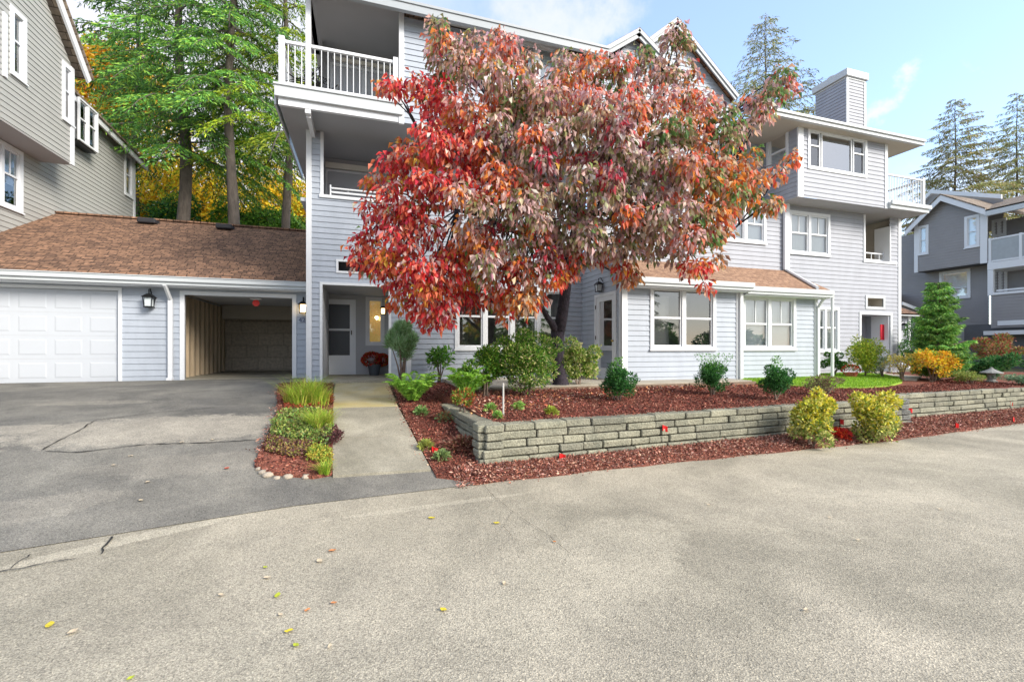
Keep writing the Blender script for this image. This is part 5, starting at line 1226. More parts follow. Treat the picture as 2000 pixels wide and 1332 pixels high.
# ================================================================ TREES
def conifer(name, label, base, H, R0, tr_r, z0, nb, pal, seed=1, group=None, droop=.35, tw=22, sp=.28, topcut=1.0, fill=1.0, sparse=False, wts=None, lean=0, barkm=None, cat='tree', lv=(.65, 1.1), lwf=.24):
    r_ = random.Random(seed); tint = []; t = thing(name, label, cat, base, group); B = Vector(base); m = MB()
    bend = lambda z: Vector((tr_r * .45 * (math.sin(z * .55 + seed) - math.sin(seed)), 0, 0)) if tr_r > .12 else Vector((0, 0, 0))
    zs_ = [H * k / 16 for k in range(17)]; m.tube([B + Vector((0, 0, -.3))] + [B + Vector((0, 0, z)) + bend(z) for z in zs_], [tr_r * 1.12] + [max(.02, tr_r * (1 - .9 * (k / 16) ** 1.2) * r_.uniform(.95, 1.05)) for k in range(17)], 12)
    m.build('trunk', barkm or M_bark, t, True)
    bm_ = MB(); P, D, Ls = [], [], []
    for i in range(nb):
        f = (i + r_.random()) / nb; z = z0 + (H * topcut - z0) * f; L_ = R0 * (1 - f * .93) ** .85 * r_.uniform(lv[0], lv[1]); az = i * 2.4 + r_.uniform(-.4, .4)
        dx, dy = math.cos(az), math.sin(az); o = B + Vector((0, 0, z)) + bend(z); pts = []
        for k in range(6):
            s = k / 5; pts.append(o + Vector((dx * L_ * s, dy * L_ * s, L_ * (.18 * s - droop * s * s))))
        bm_.tube(pts, [.05 * (1 - .85 * k / 5) * (L_ / R0 + .2) for k in range(6)], 4)
        ntw = max(5, int(tw * L_ / R0 * fill)); tn = r_.uniform(.55, 1.35); n0_ = len(P)
        for k in range(ntw):
            s = .12 + .88 * (k + r_.random()) / ntw; p = o + Vector((dx * L_ * s, dy * L_ * s, L_ * (.18 * s - droop * s * s))); sl = L_ * .34 * (1.15 - s) + .18
            for sg in (-1, 1):
                a2 = az + sg * r_.uniform(.6, 1.2); ex, ey = math.cos(a2), math.sin(a2); nn = max(2, int(sl / sp * 2.2))
                for j in range(nn):
                    u = (j + .3) / nn * sl; q = p + Vector((ex * u, ey * u, -.35 * droop * u * 2 - u * u * .15))
                    for _ in range(2):
                        P.append(q); D.append((ex + r_.uniform(-.9, .9), ey + r_.uniform(-.9, .9), r_.uniform(-1.0, -.05))); Ls.append(sp * r_.uniform(.6, 1.2)); tint.append(tn)
    bm_.build('branches', barkm or M_bark, t); n = len(P); tint = np.array(tint)[:, None]
    leafcloud('crown', P, D, np.array(Ls), np.array(Ls) * lwf, np.clip(pick(pal, n, wts, .22) * tint, .005, .9), NEED, t, .35, .1); return t
def broadleaf(name, label, base, ctr, rad, n, ll, pal, trunk=.2, lumps=14, group=None, wts=None, cat='tree', seed=1, m_=None):
    t = thing(name, label, cat, base, group); ctr = np.array(ctr, float); rad = np.array(rad, float)
    cs = [(ctr + unit(1)[0] * rad * rng.uniform(.3, .8), rng.uniform(.28, .45)) for _ in range(lumps)]
    k = rng.integers(0, lumps, n); d = unit(n); P = np.array([q[0] for q in cs])[k] + d * np.array([q[1] for q in cs])[k][:, None] * rad * rng.uniform(.4, 1, (n, 1)) ** .5
    P[:, 2] = np.maximum(P[:, 2], base[2] + .1)
    D = d + rng.normal(0, .6, (n, 3)); D[:, 2] -= .2
    leafcloud('crown', P, D, ll * rng.uniform(.6, 1.3, n), ll * .6 * rng.uniform(.7, 1.1, n), pick(pal, n, wts, .2), LEAF, t, .3)
    m = MB(); B = Vector(base)
    m.tube([B + Vector((0, 0, -.2)), B.lerp(Vector(ctr), .5), Vector(ctr)], [trunk, trunk * .7, trunk * .4], 8)
    for c, _ in cs: m.tube([B.lerp(Vector(ctr), .6), (B.lerp(Vector(ctr), .8) + Vector(c)) / 2, Vector(c)], [trunk * .4, trunk * .2, .02], 5)
    m.build('trunk', M_bark, t, True); return t
GL = [(.09,.24,.045),(.15,.35,.05),(.055,.16,.04),(.27,.45,.06)]
GYL = [(.38,.50,.03),(.50,.58,.04),(.26,.40,.03),(.14,.28,.03)]
def atp(px, Y): return FX(px, Y)
conifer('conifer_tree', 'tall conifer with drooping green boughs, left of the three trunks behind the garage roof', (atp(357, 23), 23, .6), 21, 5.2, .33, 9.0, 84, GL, 3, droop=.7, sp=.21, tw=30, lwf=.2)
conifer('conifer_tree', 'tall conifer with a bare straight trunk, middle of the three behind the garage roof', (atp(446, 21), 21, .6), 22, 4.4, .25, 10.2, 76, GL, 5, droop=.7, sp=.21, tw=28, lwf=.2)
conifer('conifer_tree', 'yellowish green conifer beside the white balcony, right of the three trunks', (atp(567, 22.5), 22.5, .6), 22, 5.0, .23, 9.6, 76, GYL, 8, droop=.7, sp=.21, tw=30, lwf=.2)
conifer('conifer_tree', 'dark green conifer farther back between the left building and the nearer trunks', (atp(262, 29), 29, .6), 24, 4.6, .2, 13.5, 34, GL, 11, droop=.45, sp=.32)
broadleaf('maple_tree', 'bright yellow maple behind the left conifer trunks', (atp(330, 31), 31, 5.6), (atp(320, 31), 31, 10.4), (4.5, 3, 3.6), 13000, .24, YELLOW, .2, 16)
broadleaf('maple_tree', 'golden yellow maple between the middle and right conifer trunks', (atp(470, 33), 33, 5.8), (atp(480, 33), 33, 10.2), (5.5, 3, 3.6), 14000, .24, YELLOW + [(.6,.6,.05)], .2, 16)
broadleaf('maple_tree', 'orange yellow tree seen through the gap beside the white corner board', (atp(590, 36), 36, 6), (atp(580, 36), 36, 11.0), (3.0, 3, 3.2), 6000, .26, ORANGE, .2, 10)
broadleaf('maple_tree', 'tall orange gold tree rising behind the left building roofline', (atp(240, 34), 34, 6), (atp(240, 34), 34, 16), (5.5, 3, 6.0), 10000, .28, ORANGE + YELLOW, .25, 16)
for k, px in enumerate((300, 480, 570)):
    broadleaf('shrub', ['dark green shrub at the foot of the left conifer trunk', 'bright green shrub behind the garage roof right of the middle trunk', 'light green shrub behind the roof beside the right conifer trunk'][k], (atp(px, 27), 27, 3.8), (atp(px + 10, 27), 27, 8.0), (2.6, 1.4, 1.5), 6000, .16, [DKGREEN + GREENS, GREENS + [(.2,.38,.04)], GREENS + [(.25,.42,.05)]][k], .06, 10, cat='shrub')
SPK = [(.25,.28,.10),(.32,.31,.12),(.38,.30,.14),(.20,.25,.08)]
conifer('conifer_tree', 'sparse conifer top standing behind the roof left of the chimney', (atp(1497, 30), 30, .6), FZ(1460, 25, 30) - .6, 7.0, .2, 17, 90, SPK, 21, droop=.22, sp=.32, fill=.65, lwf=.2)
conifer('conifer_tree', 'pointed conifer with orange tinged boughs behind the dark building', (atp(1866, 46), 46, .6), FZ(1866, 195, 46) - .6, 10.5, .3, 17.0, 120, SPK + [(.34,.26,.11)], 22, droop=.25, sp=.5, fill=1.35, lwf=.2)
conifer('conifer_tree', 'narrow conifer at the right edge behind the dark building', (atp(1985, 46), 46, .6), FZ(1985, 185, 46) - .6, 10.0, .3, 17.0, 120, SPK, 23, droop=.25, sp=.5, fill=1.35, lwf=.2)
broadleaf('maple_tree', 'orange tree behind the balcony at the far right', (atp(1838, 40), 40, .6), (atp(1842, 40), 40, EYE + 14.6), (2.6, 2, 3.0), 6000, .26, ORANGE, .2, 10)
# trees across the road behind the photographer, seen only in the window glass
for k, (x, y, hh) in enumerate(((-12, -22, 6), (-4, -24, 5), (2, -23, 6.5), (13, -24, 6), (19, -25, 5.5), (28, -22, 6), (36, -18, 6), (44, -12, 6))):  # unseen green row added to block the bright horizon in reflections
    broadleaf('screen_tree', 'green tree added across the road to screen window reflections, %s from the left' % ['one', 'two', 'three', 'four', 'five', 'six', 'seven', 'eight'][k], (x, y, 0), (x, y, hh * .32), (4.6, 2.5, hh * .38), 3200, .55, DKGREEN + GREENS, .2, 10, group='added reflection screen trees')
broadleaf('maple_tree', 'gold maple across the road mirrored in the bay window glass', (8, -16, 0), (8, -16, 7.5), (4.5, 4, 5.0), 5000, .45, YELLOW + GREENS, .3, 14)
conifer('conifer_tree', 'dark conifer across the road mirrored in the upper window glass', (24, -18, 0), 12, 4.5, .3, 2.5, 44, DKGREEN, 31, sp=.5, fill=.6)
conifer('conifer_tree', 'green conifer across the road mirrored in the right bay sash', (15, -19, 0), 11, 4.2, .3, 2.5, 44, GREENS, 32, sp=.5, fill=.6)

# ================================================================ PLANTS
def at(px, py, h=hbed): return GH(px, py, h)
def m_px(px, py, c): # metres per pixel at ground point c
    return (c[0] * ST + c[1] * CT) / FPX
def sized(px, base_py, top_py, halfw_px, h=hbed):
    c = at(px, base_py, h); k = m_px(px, base_py, c); return c, halfw_px * k, (base_py - top_py) * k
LIME = [(.32,.50,.04),(.42,.56,.06),(.22,.40,.04),(.54,.60,.11),(.50,.42,.10)]
hI = lambda x, y: hL(x, y) + .05
c, r, h = sized(602, 788, 722, 42, hI)
grass_clump('grass_clump', 'bright lime feathery grass clump nearest the white corner board', 'grass', c, (r, .30), h, 2600, LIME, lean=.7, hz=hI, group=None)
c, r, h = sized(628, 835, 785, 26, hI)
grass_clump('grass_clump', 'smaller lime green clump on the island beside the concrete walk', 'grass', c, (r * .8, .2), h, 1300, LIME, lean=.8, hz=hI)
c, r, h = sized(632, 925, 880, 16, hI)
grass_clump('grass_clump', 'small yellow green tuft at the front corner of the island', 'grass', c, (r, .09), h * .8, 380, LIME, lean=1.0, hz=hI)
def ground_patch(name, label, cat, poly, h, n, ll, hgt, pal, wts=None, kind=None):
    P = [Vector((*GH(x, y, h)[:2], 0)) for x, y in poly]; xs = [p.x for p in P]; ys = [p.y for p in P]; Q = [(p.x, p.y) for p in P]; pts = []
    while len(pts) < n:
        x, y = random.uniform(min(xs), max(xs)), random.uniform(min(ys), max(ys))
        if inside(x, y, Q): pts.append((x, y, h(x, y) + hgt * random.random() ** .7 * (.4 + .6 * abs(math.sin(x * 7.1) * math.cos(y * 6.3)))))
    t = thing(name, label, cat, (np.mean(xs), np.mean(ys), h(np.mean(xs), np.mean(ys))))
    D = unit(n, .7); leafcloud('foliage', pts, D, ll * rng.uniform(.6, 1.2, n), ll * .6, pick(pal, n, wts), LEAF, t, .2); return t
ground_patch('ground_cover', 'green and yellow low ground cover spreading over the middle of the island', 'ground cover', [(545,815),(600,800),(648,820),(650,850),(640,872),(600,868),(560,862),(528,855),(530,835)], hI, 4200, .045, .13, [(.16,.30,.06),(.30,.38,.08),(.14,.22,.08),(.36,.40,.12),(.26,.22,.08)])
ground_patch('ground_cover', 'purplish bronze low ground cover on the front half of the island', 'ground cover', [(520,860),(560,862),(610,868),(600,890),(575,895),(540,888),(515,880)], hI, 2200, .035, .07, [(.22,.10,.09),(.30,.30,.08),(.16,.08,.08),(.34,.22,.08)])
ground_patch('heather', 'dark purple heather spilling from the island onto the walk', 'heather', [(625,845),(655,838),(672,858),(660,868),(640,870),(625,862)], hI, 1300, .03, .12, [(.12,.04,.05),(.18,.07,.07),(.09,.05,.04)])
ground_patch('ground_cover', 'yellow green creeping plant between the heather and the walk edge', 'ground cover', [(596,885),(612,872),(640,875),(650,890),(648,912),(625,905),(600,900)], hI, 1100, .035, .08, [(.36,.42,.06),(.22,.34,.05),(.45,.35,.06)])
ground_patch('red_ground_cover', 'rusty red leaves under the lime grass at the back of the island', 'ground cover', [(553,775),(600,778),(648,772),(650,788),(600,800),(556,800)], hI, 900, .05, .05, [(.35,.07,.03),(.42,.14,.05),(.2,.05,.03)])
# stones around the island
for k, (px, py, s) in enumerate(((508,917,.055),(516,924,.06),(523,930,.065),(562,933,.06),(598,933,.06),(512,911,.045),(540,934,.04))):
    x, y, z = GH(px, py, hL); m = MB()
    m.lathe((x, y, z - .01), [(s*.7, 0), (s, s*.3), (s*.85, s*.65), (s*.4, s*.85)], 9); o = m.build('edging_stone', mat('pale_stone', (.40,.34,.27), .85, .25, 14, .6), None, True)
    for v in o.data.vertices: v.co.x += random.uniform(-.012, .012); v.co.y += random.uniform(-.01, .01)
    tag(o, 'pale tan stone at the front of the mulch island, ' + ['second of the left three', 'third of the left three', 'fourth from the left', 'fifth and widest, in the middle', 'rightmost beside the walk', 'leftmost and uppermost', 'tiny one between the middle stones'][k], 'stone', 'pale stones edging the island')

c, r, h = sized(785, 752, 634, 34, hL)
bush('grassy_shrub', 'tall airy shrub with fine grey green needles on bare twisted stems beside the porch post', 'shrub', c, (r * 1.1, r * 1.1, h * 1.0), 9000, .15, .016, [(.26,.44,.20),(.34,.52,.28),(.18,.32,.12),(.42,.58,.34)], lumps=12, stems=7, base=h * .42, up=1.4, stemr=.016, droop=0, shell=.1)
c, r, h = sized(857, 746, 676, 36, hL)
bush('rhododendron', 'small open rhododendron with light green leaves and a short forked stem', 'shrub', c, (r * .9, r * .8, h), 420, .13, .055, [(.12,.30,.04),(.20,.40,.06),(.08,.20,.04)], lumps=9, stems=6, base=h * .35, up=.3, stemr=.016)
c, r, h = sized(806, 790, 738, 55, hL); fern('fern', 'bright green fern at the edge of the walk in front of the porch', c, r * 1.0, h * 1.15, 50, [(.26,.50,.06),(.36,.60,.09),(.16,.36,.04)])
c, r, h = sized(912, 778, 700, 48, hbed); fern('fern', 'fern arching up beside the variegated shrub', c, r * .95, h * .75, 34, [(.20,.44,.05),(.30,.54,.07)])
c, r, h = sized(948, 775, 676, 40, hbed); bush('laurel', 'broad leaved green bush between the fern and the larger shrub', 'shrub', c, (r, r * .9, h), 3600, .07, .03, GREENS + [(.30,.42,.06)], lumps=8, base=h*.08)
c, r, h = sized(1028, 774, 642, 78, hbed); bush('variegated_shrub', 'large rounded green and cream variegated shrub left of the dogwood trunk', 'shrub', c, (r, r * .8, h), 13000, .055, .028, VARIEG + GREENS, lumps=26, base=h*.08, stems=7)
c, r, h = sized(905, 800, 758, 30, hbed); bush('small_shrub', 'small red tinged shrub under the ferns', 'shrub', c, (r, r * .7, h), 500, .06, .03, [(.30,.30,.05),(.40,.10,.04),(.14,.28,.04)], lumps=5, stems=3)
x, y, z = at(1130, 770); z = hbed(x, y)
bush('ivy', 'cream and green variegated climber wrapped around the dogwood trunk base', 'climber', (bx_ + .40, by_ - .05, z), (.58, .42, 1.12), 8000, .055, .032, VARIEG, lumps=11, stems=5, base=.06, up=.2)
for px, by, ty, hw, lab in ((1207, 783, 712, 31, 'glossy dark green boxwood in front of the french door, left of three'), (1392, 772, 704, 30, 'airy green boxwood with long wispy shoots, middle of three'), (1516, 782, 710, 26, 'compact pointed dark green boxwood, right of three')):
    c, r, h = sized(px, by, ty, hw)
    t = bush('boxwood', lab, 'shrub', c, (r * 1.3, r * 1.3, h * 1.05), 5200, .045, .02, DKGREEN + [(.07,.24,.05)], lumps=16, base=.02, up=1.0, group='boxwoods in the mulch bed')
    n = 500 if px == 1392 else 260; ang = rng.uniform(0, 6.28, n); zz = rng.uniform(.45, 1.18, n); rr = r * rng.uniform(.2, 1.15 if px == 1392 else .7, n) * (zz if px == 1392 else 1.5 - zz * .9)
    P = np.stack([c[0] + rr * np.cos(ang), c[1] + rr * np.sin(ang), c[2] + h * zz], 1); leafcloud('foliage', P, unit(n, 1.2), .05, .016, pick([(.16,.38,.06),(.10,.28,.04)], n), LEAF, t)
for px, by, ty, hw, lab in ((1586, 877, 768, 50, 'gold and green variegated euonymus bush by the road, left and nearer of two'), (1708, 868, 768, 51, 'gold topped variegated euonymus bush by the road, right of two')):
    hS = hstrip; c, r, h = sized(px, by - 4, ty, hw, hS); c = (c[0] + .03, c[1] + .02, c[2])
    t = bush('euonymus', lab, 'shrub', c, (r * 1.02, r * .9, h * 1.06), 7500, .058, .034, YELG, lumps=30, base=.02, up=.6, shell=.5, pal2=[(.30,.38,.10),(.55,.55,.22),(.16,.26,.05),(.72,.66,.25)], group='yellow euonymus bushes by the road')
c, r, h = sized(1612, 775, 726, 42); bush('barberry', 'twiggy brown and pink leaved shrub between the lawn and the left yellow bush', 'shrub', c, (r, r, h), 1800, .035, .02, [(.26,.16,.13),(.20,.14,.08),(.30,.26,.12),(.16,.20,.07)], lumps=8, stems=9, base=.02)
c, r, h = sized(1627, 733, 688, 32, hlawn); bush('dark_shrub', 'low dark green shrub against the wing wall below the small window', 'shrub', c, (r, r * .7, h), 2200, .06, .03, DKGREEN + GREENS, lumps=8)
c, r, h = sized(1688, 736, 652, 40, hlawn); bush('maple_shrub', 'rounded lime green japanese maple shrub in front of the wing entry', 'shrub', c, (r, r * .9, h), 5200, .07, .03, [(.30,.44,.04),(.46,.54,.06),(.20,.34,.04),(.62,.60,.08)], lumps=22, stems=4, base=.03, droop=.4)
c, r, h = sized(1724, 737, 690, 20, hlawn); bush('pale_shrub', 'small pale variegated shrub beside the wing entry post', 'shrub', c, (r, r, h), 1000, .05, .025, [(.40,.46,.30),(.25,.36,.2),(.5,.5,.4)], lumps=5)
c = GH(1662, 737, hlawn)
pt = thing('flower_pot', 'low terracotta pot with red flowers at the back of the lawn', 'pot', c)
MB().lathe(c, [(.12, 0), (.17, .14), (.15, .14), (.13, .10)], 14).build('pot', mat('terracotta', (.42,.13,.07), .8), pt)
n = 260; d = unit(n, .6); leafcloud('foliage', np.array(c) + [0, 0, .2] + d * [.2, .2, .13], d, .05, .04, pick([(.5,.05,.03),(.35,.03,.03),(.1,.2,.04)], n), PETAL, pt)
c, r, h = sized(1822, 746, 682, 44); bush('azalea', 'orange and gold autumn shrub in front of the tall green cedar', 'shrub', c, (r * 1.15, r * .9, h * 1.1), 2600, .07, .035, ORANGE + YELLOW, lumps=22, stems=9, base=h * .15, shell=.2)
c, r, h = sized(1762, 742, 690, 36, hlawn); bush('azalea', 'sparse yellowing shrub with thin twigs beside the downspout', 'shrub', c, (r, r * .8, h), 900, .055, .025, [(.55,.38,.08),(.45,.40,.10),(.3,.32,.08)], lumps=9, stems=9, base=h * .25)
c, r, h = sized(1862, 746, 562, 46)
conifer('cedar', 'tall bright green feathery cedar in the bed near the dark building', (c[0] + .1, c[1] + .4, c[2]), h * 1.08, r * 1.12, .05, .1, 130, [(.15,.36,.07),(.24,.46,.09),(.09,.25,.05),(.34,.54,.11)], 41, droop=-.15, sp=.10, tw=26, cat='tree', barkm=M_twig, lv=(.35, 1.3))
c, r, h = sized(1785, 738, 628, 36); bush('hedge_bush', 'dense green hedge bush behind the orange shrub', 'shrub', (c[0] * 1.2, c[1] * 1.2, c[2]), (r * 1.25, r, h * 1.2), 4200, .06, .03, GREENS + DKGREEN, lumps=10, base=.05)
c, r, h = sized(1955, 735, 655, 52); bush('rhododendron', 'wide rhododendron with red and bronze tops at the right edge', 'shrub', (c[0] * 1.14, c[1] * 1.14, c[2]), (r * 1.3, r, h * 1.14), 4200, .09, .04, [(.36,.07,.05),(.30,.22,.06),(.16,.24,.05),(.28,.14,.08)], lumps=12, base=.1)
c, r, h = sized(1950, 742, 690, 55); bush('rhododendron', 'dark green low rhododendron behind the stone lantern', 'shrub', (c[0] * 1.06, c[1] * 1.06, c[2]), (r * 1.2, r * .8, h), 4200, .10, .038, DKGREEN + [(.14,.26,.08)], lumps=12, base=.03)
c, r, h = sized(1992, 752, 732, 40); bush('juniper', 'low grey green spreading juniper by the far wall top', 'shrub', c, (r, r, h), 1600, .06, .02, [(.14,.26,.14),(.22,.34,.2)], lumps=7)
c, r, h = sized(1895, 750, 722, 34); bush('low_shrub', 'low yellow green plant between the cedar and the stone lantern', 'shrub', c, (r, r, h), 1500, .05, .02, [(.36,.38,.10),(.20,.30,.07)], lumps=7)
# stone lantern
c = GH(1936, 747, hbed); k = (c[0] * ST + c[1] * CT) / FPX
sl_ = thing('stone_lantern', 'small grey stone garden lantern with a wide curved roof', 'garden lantern', c)
MG = mat('lantern_stone', (.27,.27,.26), .9, .2, 20, .5)
MB().lathe(c, [(9*k, 0), (10*k, 3*k), (7*k, 4*k), (6*k, 7*k), (8*k, 9*k), (8*k, 10*k)], 8).build('base', MG, sl_)
MB().lathe((c[0], c[1], c[2] + 10*k), [(6*k, 0), (6.5*k, 6*k), (6*k, 8*k)], 6).build('light_box', MG, sl_)
MB().lathe((c[0], c[1], c[2] + 18*k), [(7*k, 0), (17*k, 0), (17*k, 1.5*k), (8*k, 6*k), (3*k, 9*k), (3*k, 10*k), (.5*k, 12*k)], 12).build('roof', MG, sl_)
# small plants in the bed and by the walk
for px, py, lab, pal in ((958, 806, 'small hosta like rosette near the front left corner of the raised bed', 0), (1012, 802, 'small pale green rosette right of the thin stake', 0), (1076, 812, 'small yellow green rosette near the wall cap', 1), (971, 818, 'tiny green seedling at the foot of the wall cap', 0), (1062, 860, 'x', 9)):
    if pal == 9: continue
    c = at(px, py); n = 90; d = unit(n, .9); t = thing('small_plant', lab, 'plant', c, 'small green plants in the raised bed')
    s = .085 if px != 971 else .05; leafcloud('leaves', np.array(c) + [0, 0, .03] + d * s * rng.uniform(.3, 1, (n, 1)), d, .06, .045, pick([(.26,.48,.10),(.40,.52,.16)] if pal == 0 else [(.42,.48,.08)], n), LEAF, t, .2)
for px, py, s, lab, pal in ((823, 812, .12, 'pale green leafy plant beside the walk below the big fern', [(.30,.46,.16),(.20,.36,.1)]), (868, 826, .14, 'grey green and rusty plant against the wall return', [(.22,.34,.16),(.35,.18,.08)]), (893, 812, .07, 'small bright green plant at the wall return cap', [(.16,.42,.06)]), (832, 880, .11, 'yellow green tuft at the walk edge beside the red flag', [(.36,.40,.10)]), (862, 900, .10, 'grey green rosette at the walk edge near the road', [(.26,.36,.14)])):
    c = GH(px, py, hside); n = 220; d = unit(n, .8); t = thing('small_plant', lab, 'plant', c); leafcloud('leaves', np.array(c) + [0, 0, .03] + d * s * rng.uniform(.3, 1, (n, 1)), d, .05, .028, pick(pal, n), LEAF, t, .2)
c = GH(905, 880, hside); n = 800; d = unit(n, .5); t = thing('low_shrub', 'low pinkish brown leafy mound against the front corner of the stone wall', 'shrub', c)
leafcloud('foliage', np.array(c) + [0, 0, .04] + d * [.32, .28, .14] * rng.uniform(.4, 1, (n, 1)), d, .055, .03, pick([(.34,.12,.09),(.26,.10,.07),(.42,.26,.18),(.2,.12,.06)], n), LEAF, t, .3)
c = GH(1648, 858, hstrip); n = 700; d = unit(n, .4); t = thing('red_plant', 'bright orange red low plant between the two yellow bushes', 'plant', (c[0], c[1] + .1, c[2]))
leafcloud('foliage', np.array(c) + [0, .1, .03] + d * [.22, .15, .12] * rng.uniform(.4, 1, (n, 1)), d, .06, .05, pick([(.70,.06,.03),(.75,.14,.05),(.5,.03,.03)], n), PETAL, t, .3)
# thin white stake
c = at(983, 812); MBk = MB().tube([(c[0], c[1], c[2] - .05), (c[0], c[1], c[2] + .47)], .013, 8).build('stake', mat('weathered_white', (.5,.48,.45), .6), None)
tag(MBk, 'thin pale upright stake standing in the mulch of the raised bed', 'stake')
# chrysanthemum pot on the porch
c = (FX(731, 13.1), 13.1, .835)
pt = thing('flower_pot', 'dark pot of deep red chrysanthemums on the porch beside the front door', 'pot', c)
MB().lathe(c, [(.125, 0), (.17, .26), (.185, .26), (.185, .30), (.15, .30)], 18).build('pot', mat('pot_dark', (.06,.07,.085), .5), pt)
n = 2600; k = rng.integers(0, 2, n); cen = np.array([[c[0] - .07, c[1], c[2] + .43], [c[0] + .22, c[1] + .05, c[2] + .42]])[k]; rad = np.array([[.26, .25, .20], [.17, .18, .16]])[k]
d = unit(n, .15); leafcloud('blooms', cen + d * rad * rng.uniform(.75, 1, (n, 1)), d, .045, .04, pick([(.50,.025,.02),(.62,.07,.03),(.32,.02,.025),(.16,.14,.02)], n), PETAL, pt, .1)
# fallen dogwood leaves, flags and litter
def leafobj(px, py, h, s, col, label, group, lift=.012, nm='fallen_leaf'):
    x, y, z = GH(px, py, h); n_ = 12; a0 = random.uniform(0, 6.28); v = [(0, 0, .004)]; f = []
    for i in range(n_):
        a = 2 * math.pi * i / n_; r = (1 - .45 * abs(math.sin(a))) * s * (1 + .06 * math.sin(5 * a + a0)); u, w_ = r * math.cos(a), r * math.sin(a)
        v.append((u * math.cos(a0) - w_ * math.sin(a0), u * math.sin(a0) + w_ * math.cos(a0), .005 + .004 * abs(math.sin(a * 1.5 + a0))))
    for i in range(n_): f.append((0, 1 + i, 1 + (i + 1) % n_))
    o = obj(nm, v, f, mat('fallen_' + '_'.join(str(int(q * 100)) for q in col), col, .6, .15, 40)); o.location = (x, y, z + lift - .006)
    return tag(o, label, 'leaf', group)
YL1, YL2, TN, OR = (.62,.50,.04), (.42,.46,.04), (.62,.50,.34), (.55,.22,.08)
hz = hz0
lv = [(240,1029,.062,YL1,0),(566,985,.040,YL1,0),(843,1013,.034,YL1,0),(970,1023,.032,YL1,0),(866,1193,.026,YL1,0),(97,1223,.034,YL1,0),(564,1235,.024,YL1,0),(542,1165,.030,YL2,1),(518,1110,.020,YL2,1),(255,1328,.02,YL2,1),(578,1263,.022,YL2,1),
      (624,1097,.034,TN,2),(522,1130,.026,TN,2),(432,1164,.022,TN,2),(142,1236,.03,TN,2),(548,1203,.018,TN,2),(985,1141,.022,TN,2),(1384,987,.022,TN,2),(1620,1012,.02,TN,2),(1837,996,.02,TN,2),(1676,1056,.02,TN,2),(1574,1193,.018,TN,2),(644,1265,.018,TN,2),
      (649,1077,.03,OR,3),(600,1194,.02,OR,3),(652,1180,.02,OR,3),(1083,1060,.02,OR,3)]
wh = {240:'largest, across the crack at the driveway edge',566:'lying on the seam below the mulch island',843:'on the pale strip in front of the walk',970:'below the left corner of the stone wall',866:'alone in the lower middle of the road',97:'nearest the lower left corner',564:'low, between two small leaf groups',542:'just below the round pale leaf',518:'just above the round pale leaf',255:'at the bottom edge of the picture',578:'lowest of the cluster left of the middle',
      624:'long one left of the road middle',522:'round one in the left half of the road',432:'thin one left of the round pale leaf',142:'thin one beside the lowest left yellow leaf',548:'thin one below the yellow green leaf',985:'under the forked hairline crack',1384:'below the middle of the stone wall',1620:'below the left yellow bush, out in the road',1837:'below the right yellow bush',1676:'right half, second from the right edge',1574:'lowest in the right half',644:'lowest of the pale ones left of the middle',
      649:'star shaped, above the long pale leaf',600:'left of the lone lower yellow leaf',652:'between the two lower yellow leaves',1083:'by the end of the hairline crack'}
dw = {288:'uppermost, close to the mulch island',355:'on the worn patch edge nearest the garage',222:'leftmost',275:'nearest the road seam',255:'above the leftmost one',415:'rightmost, on the patch edge'}
gn = [('yellow fallen leaf lying on the road asphalt', 'yellow fallen leaves on the road'), ('yellow green fallen leaf lying on the road asphalt', 'green tinged fallen leaves on the road'), ('pale tan fallen leaf lying on the road asphalt', 'pale fallen leaves on the road'), ('dull orange fallen leaf lying on the road asphalt', 'orange fallen leaves on the road')]
for px, py, s, col, k in lv: leafobj(px, py, hz, s, col, ['yellow', 'yellow green', 'pale tan', 'dull orange'][k] + ' leaf on the road, ' + wh[px], gn[k][1])
for px, py in ((288,944),(355,866),(222,911),(275,980),(255,893),(415,861)): leafobj(px, py, hL, .028, TN, 'pale tan fallen leaf on the dark driveway, ' + dw[px], 'pale fallen leaves on the driveway', .02)
leafobj(443, 917, hL, .04, (.5,.09,.05), 'single red fallen leaf lying on the dark driveway', 'red leaf on the driveway', .02)
M_flag = mat('flag_red', (.72,.02,.02), .5)
def flag(px, py, h, hgt, label, extra=(0, 0)):
    x, y, z = GH(px, py, h); x += extra[0]; y += extra[1]; t = thing('marker_flag', label, 'flag', (x, y, z), 'small red marker flags along the wall')
    MB().tube([(x, y, z - .04), (x, y, z + hgt)], .004, 5).build('wire', M_black, t)
    v = []; f = []
    for i in range(5):
        for j in range(3): v.append((x + .022 * i, y + .02 * math.sin(i * 1.3 + px), z + hgt - .042 * j - .008 * i))
    for i in range(4):
        for j in range(2): a = i * 3 + j; f.append((a, a + 1, a + 4, a + 3))
    o = obj('flag_cloth', v, f, M_flag, t); md = o.modifiers.new('thick', 'SOLIDIFY'); md.thickness = .003
flag(843, 887, hside, .10, 'small red marker flag in the mulch beside the walk')
flag(1092, 898, hstrip, .09, 'small red marker flag at the foot of the stone wall')
flag(1293, 873, hstrip, .33, 'red marker flag leaning against the middle of the stone wall')
flag(1645, 845, hstrip, .24, 'red marker flag just left of the right yellow bush', (0, .05))
flag(1797, 826, hstrip, .28, 'red marker flag against the far wall right of the yellow bushes', (0, .2))
flag(1865, 838, hstrip, .13, 'red marker flag in the mulch strip near the right edge')
flag(1972, 800, hstrip, .20, 'red marker flag in front of the far wall at the right edge')
flag(1977, 826, hstrip, .13, 'red marker flag nearest the road at the right edge')

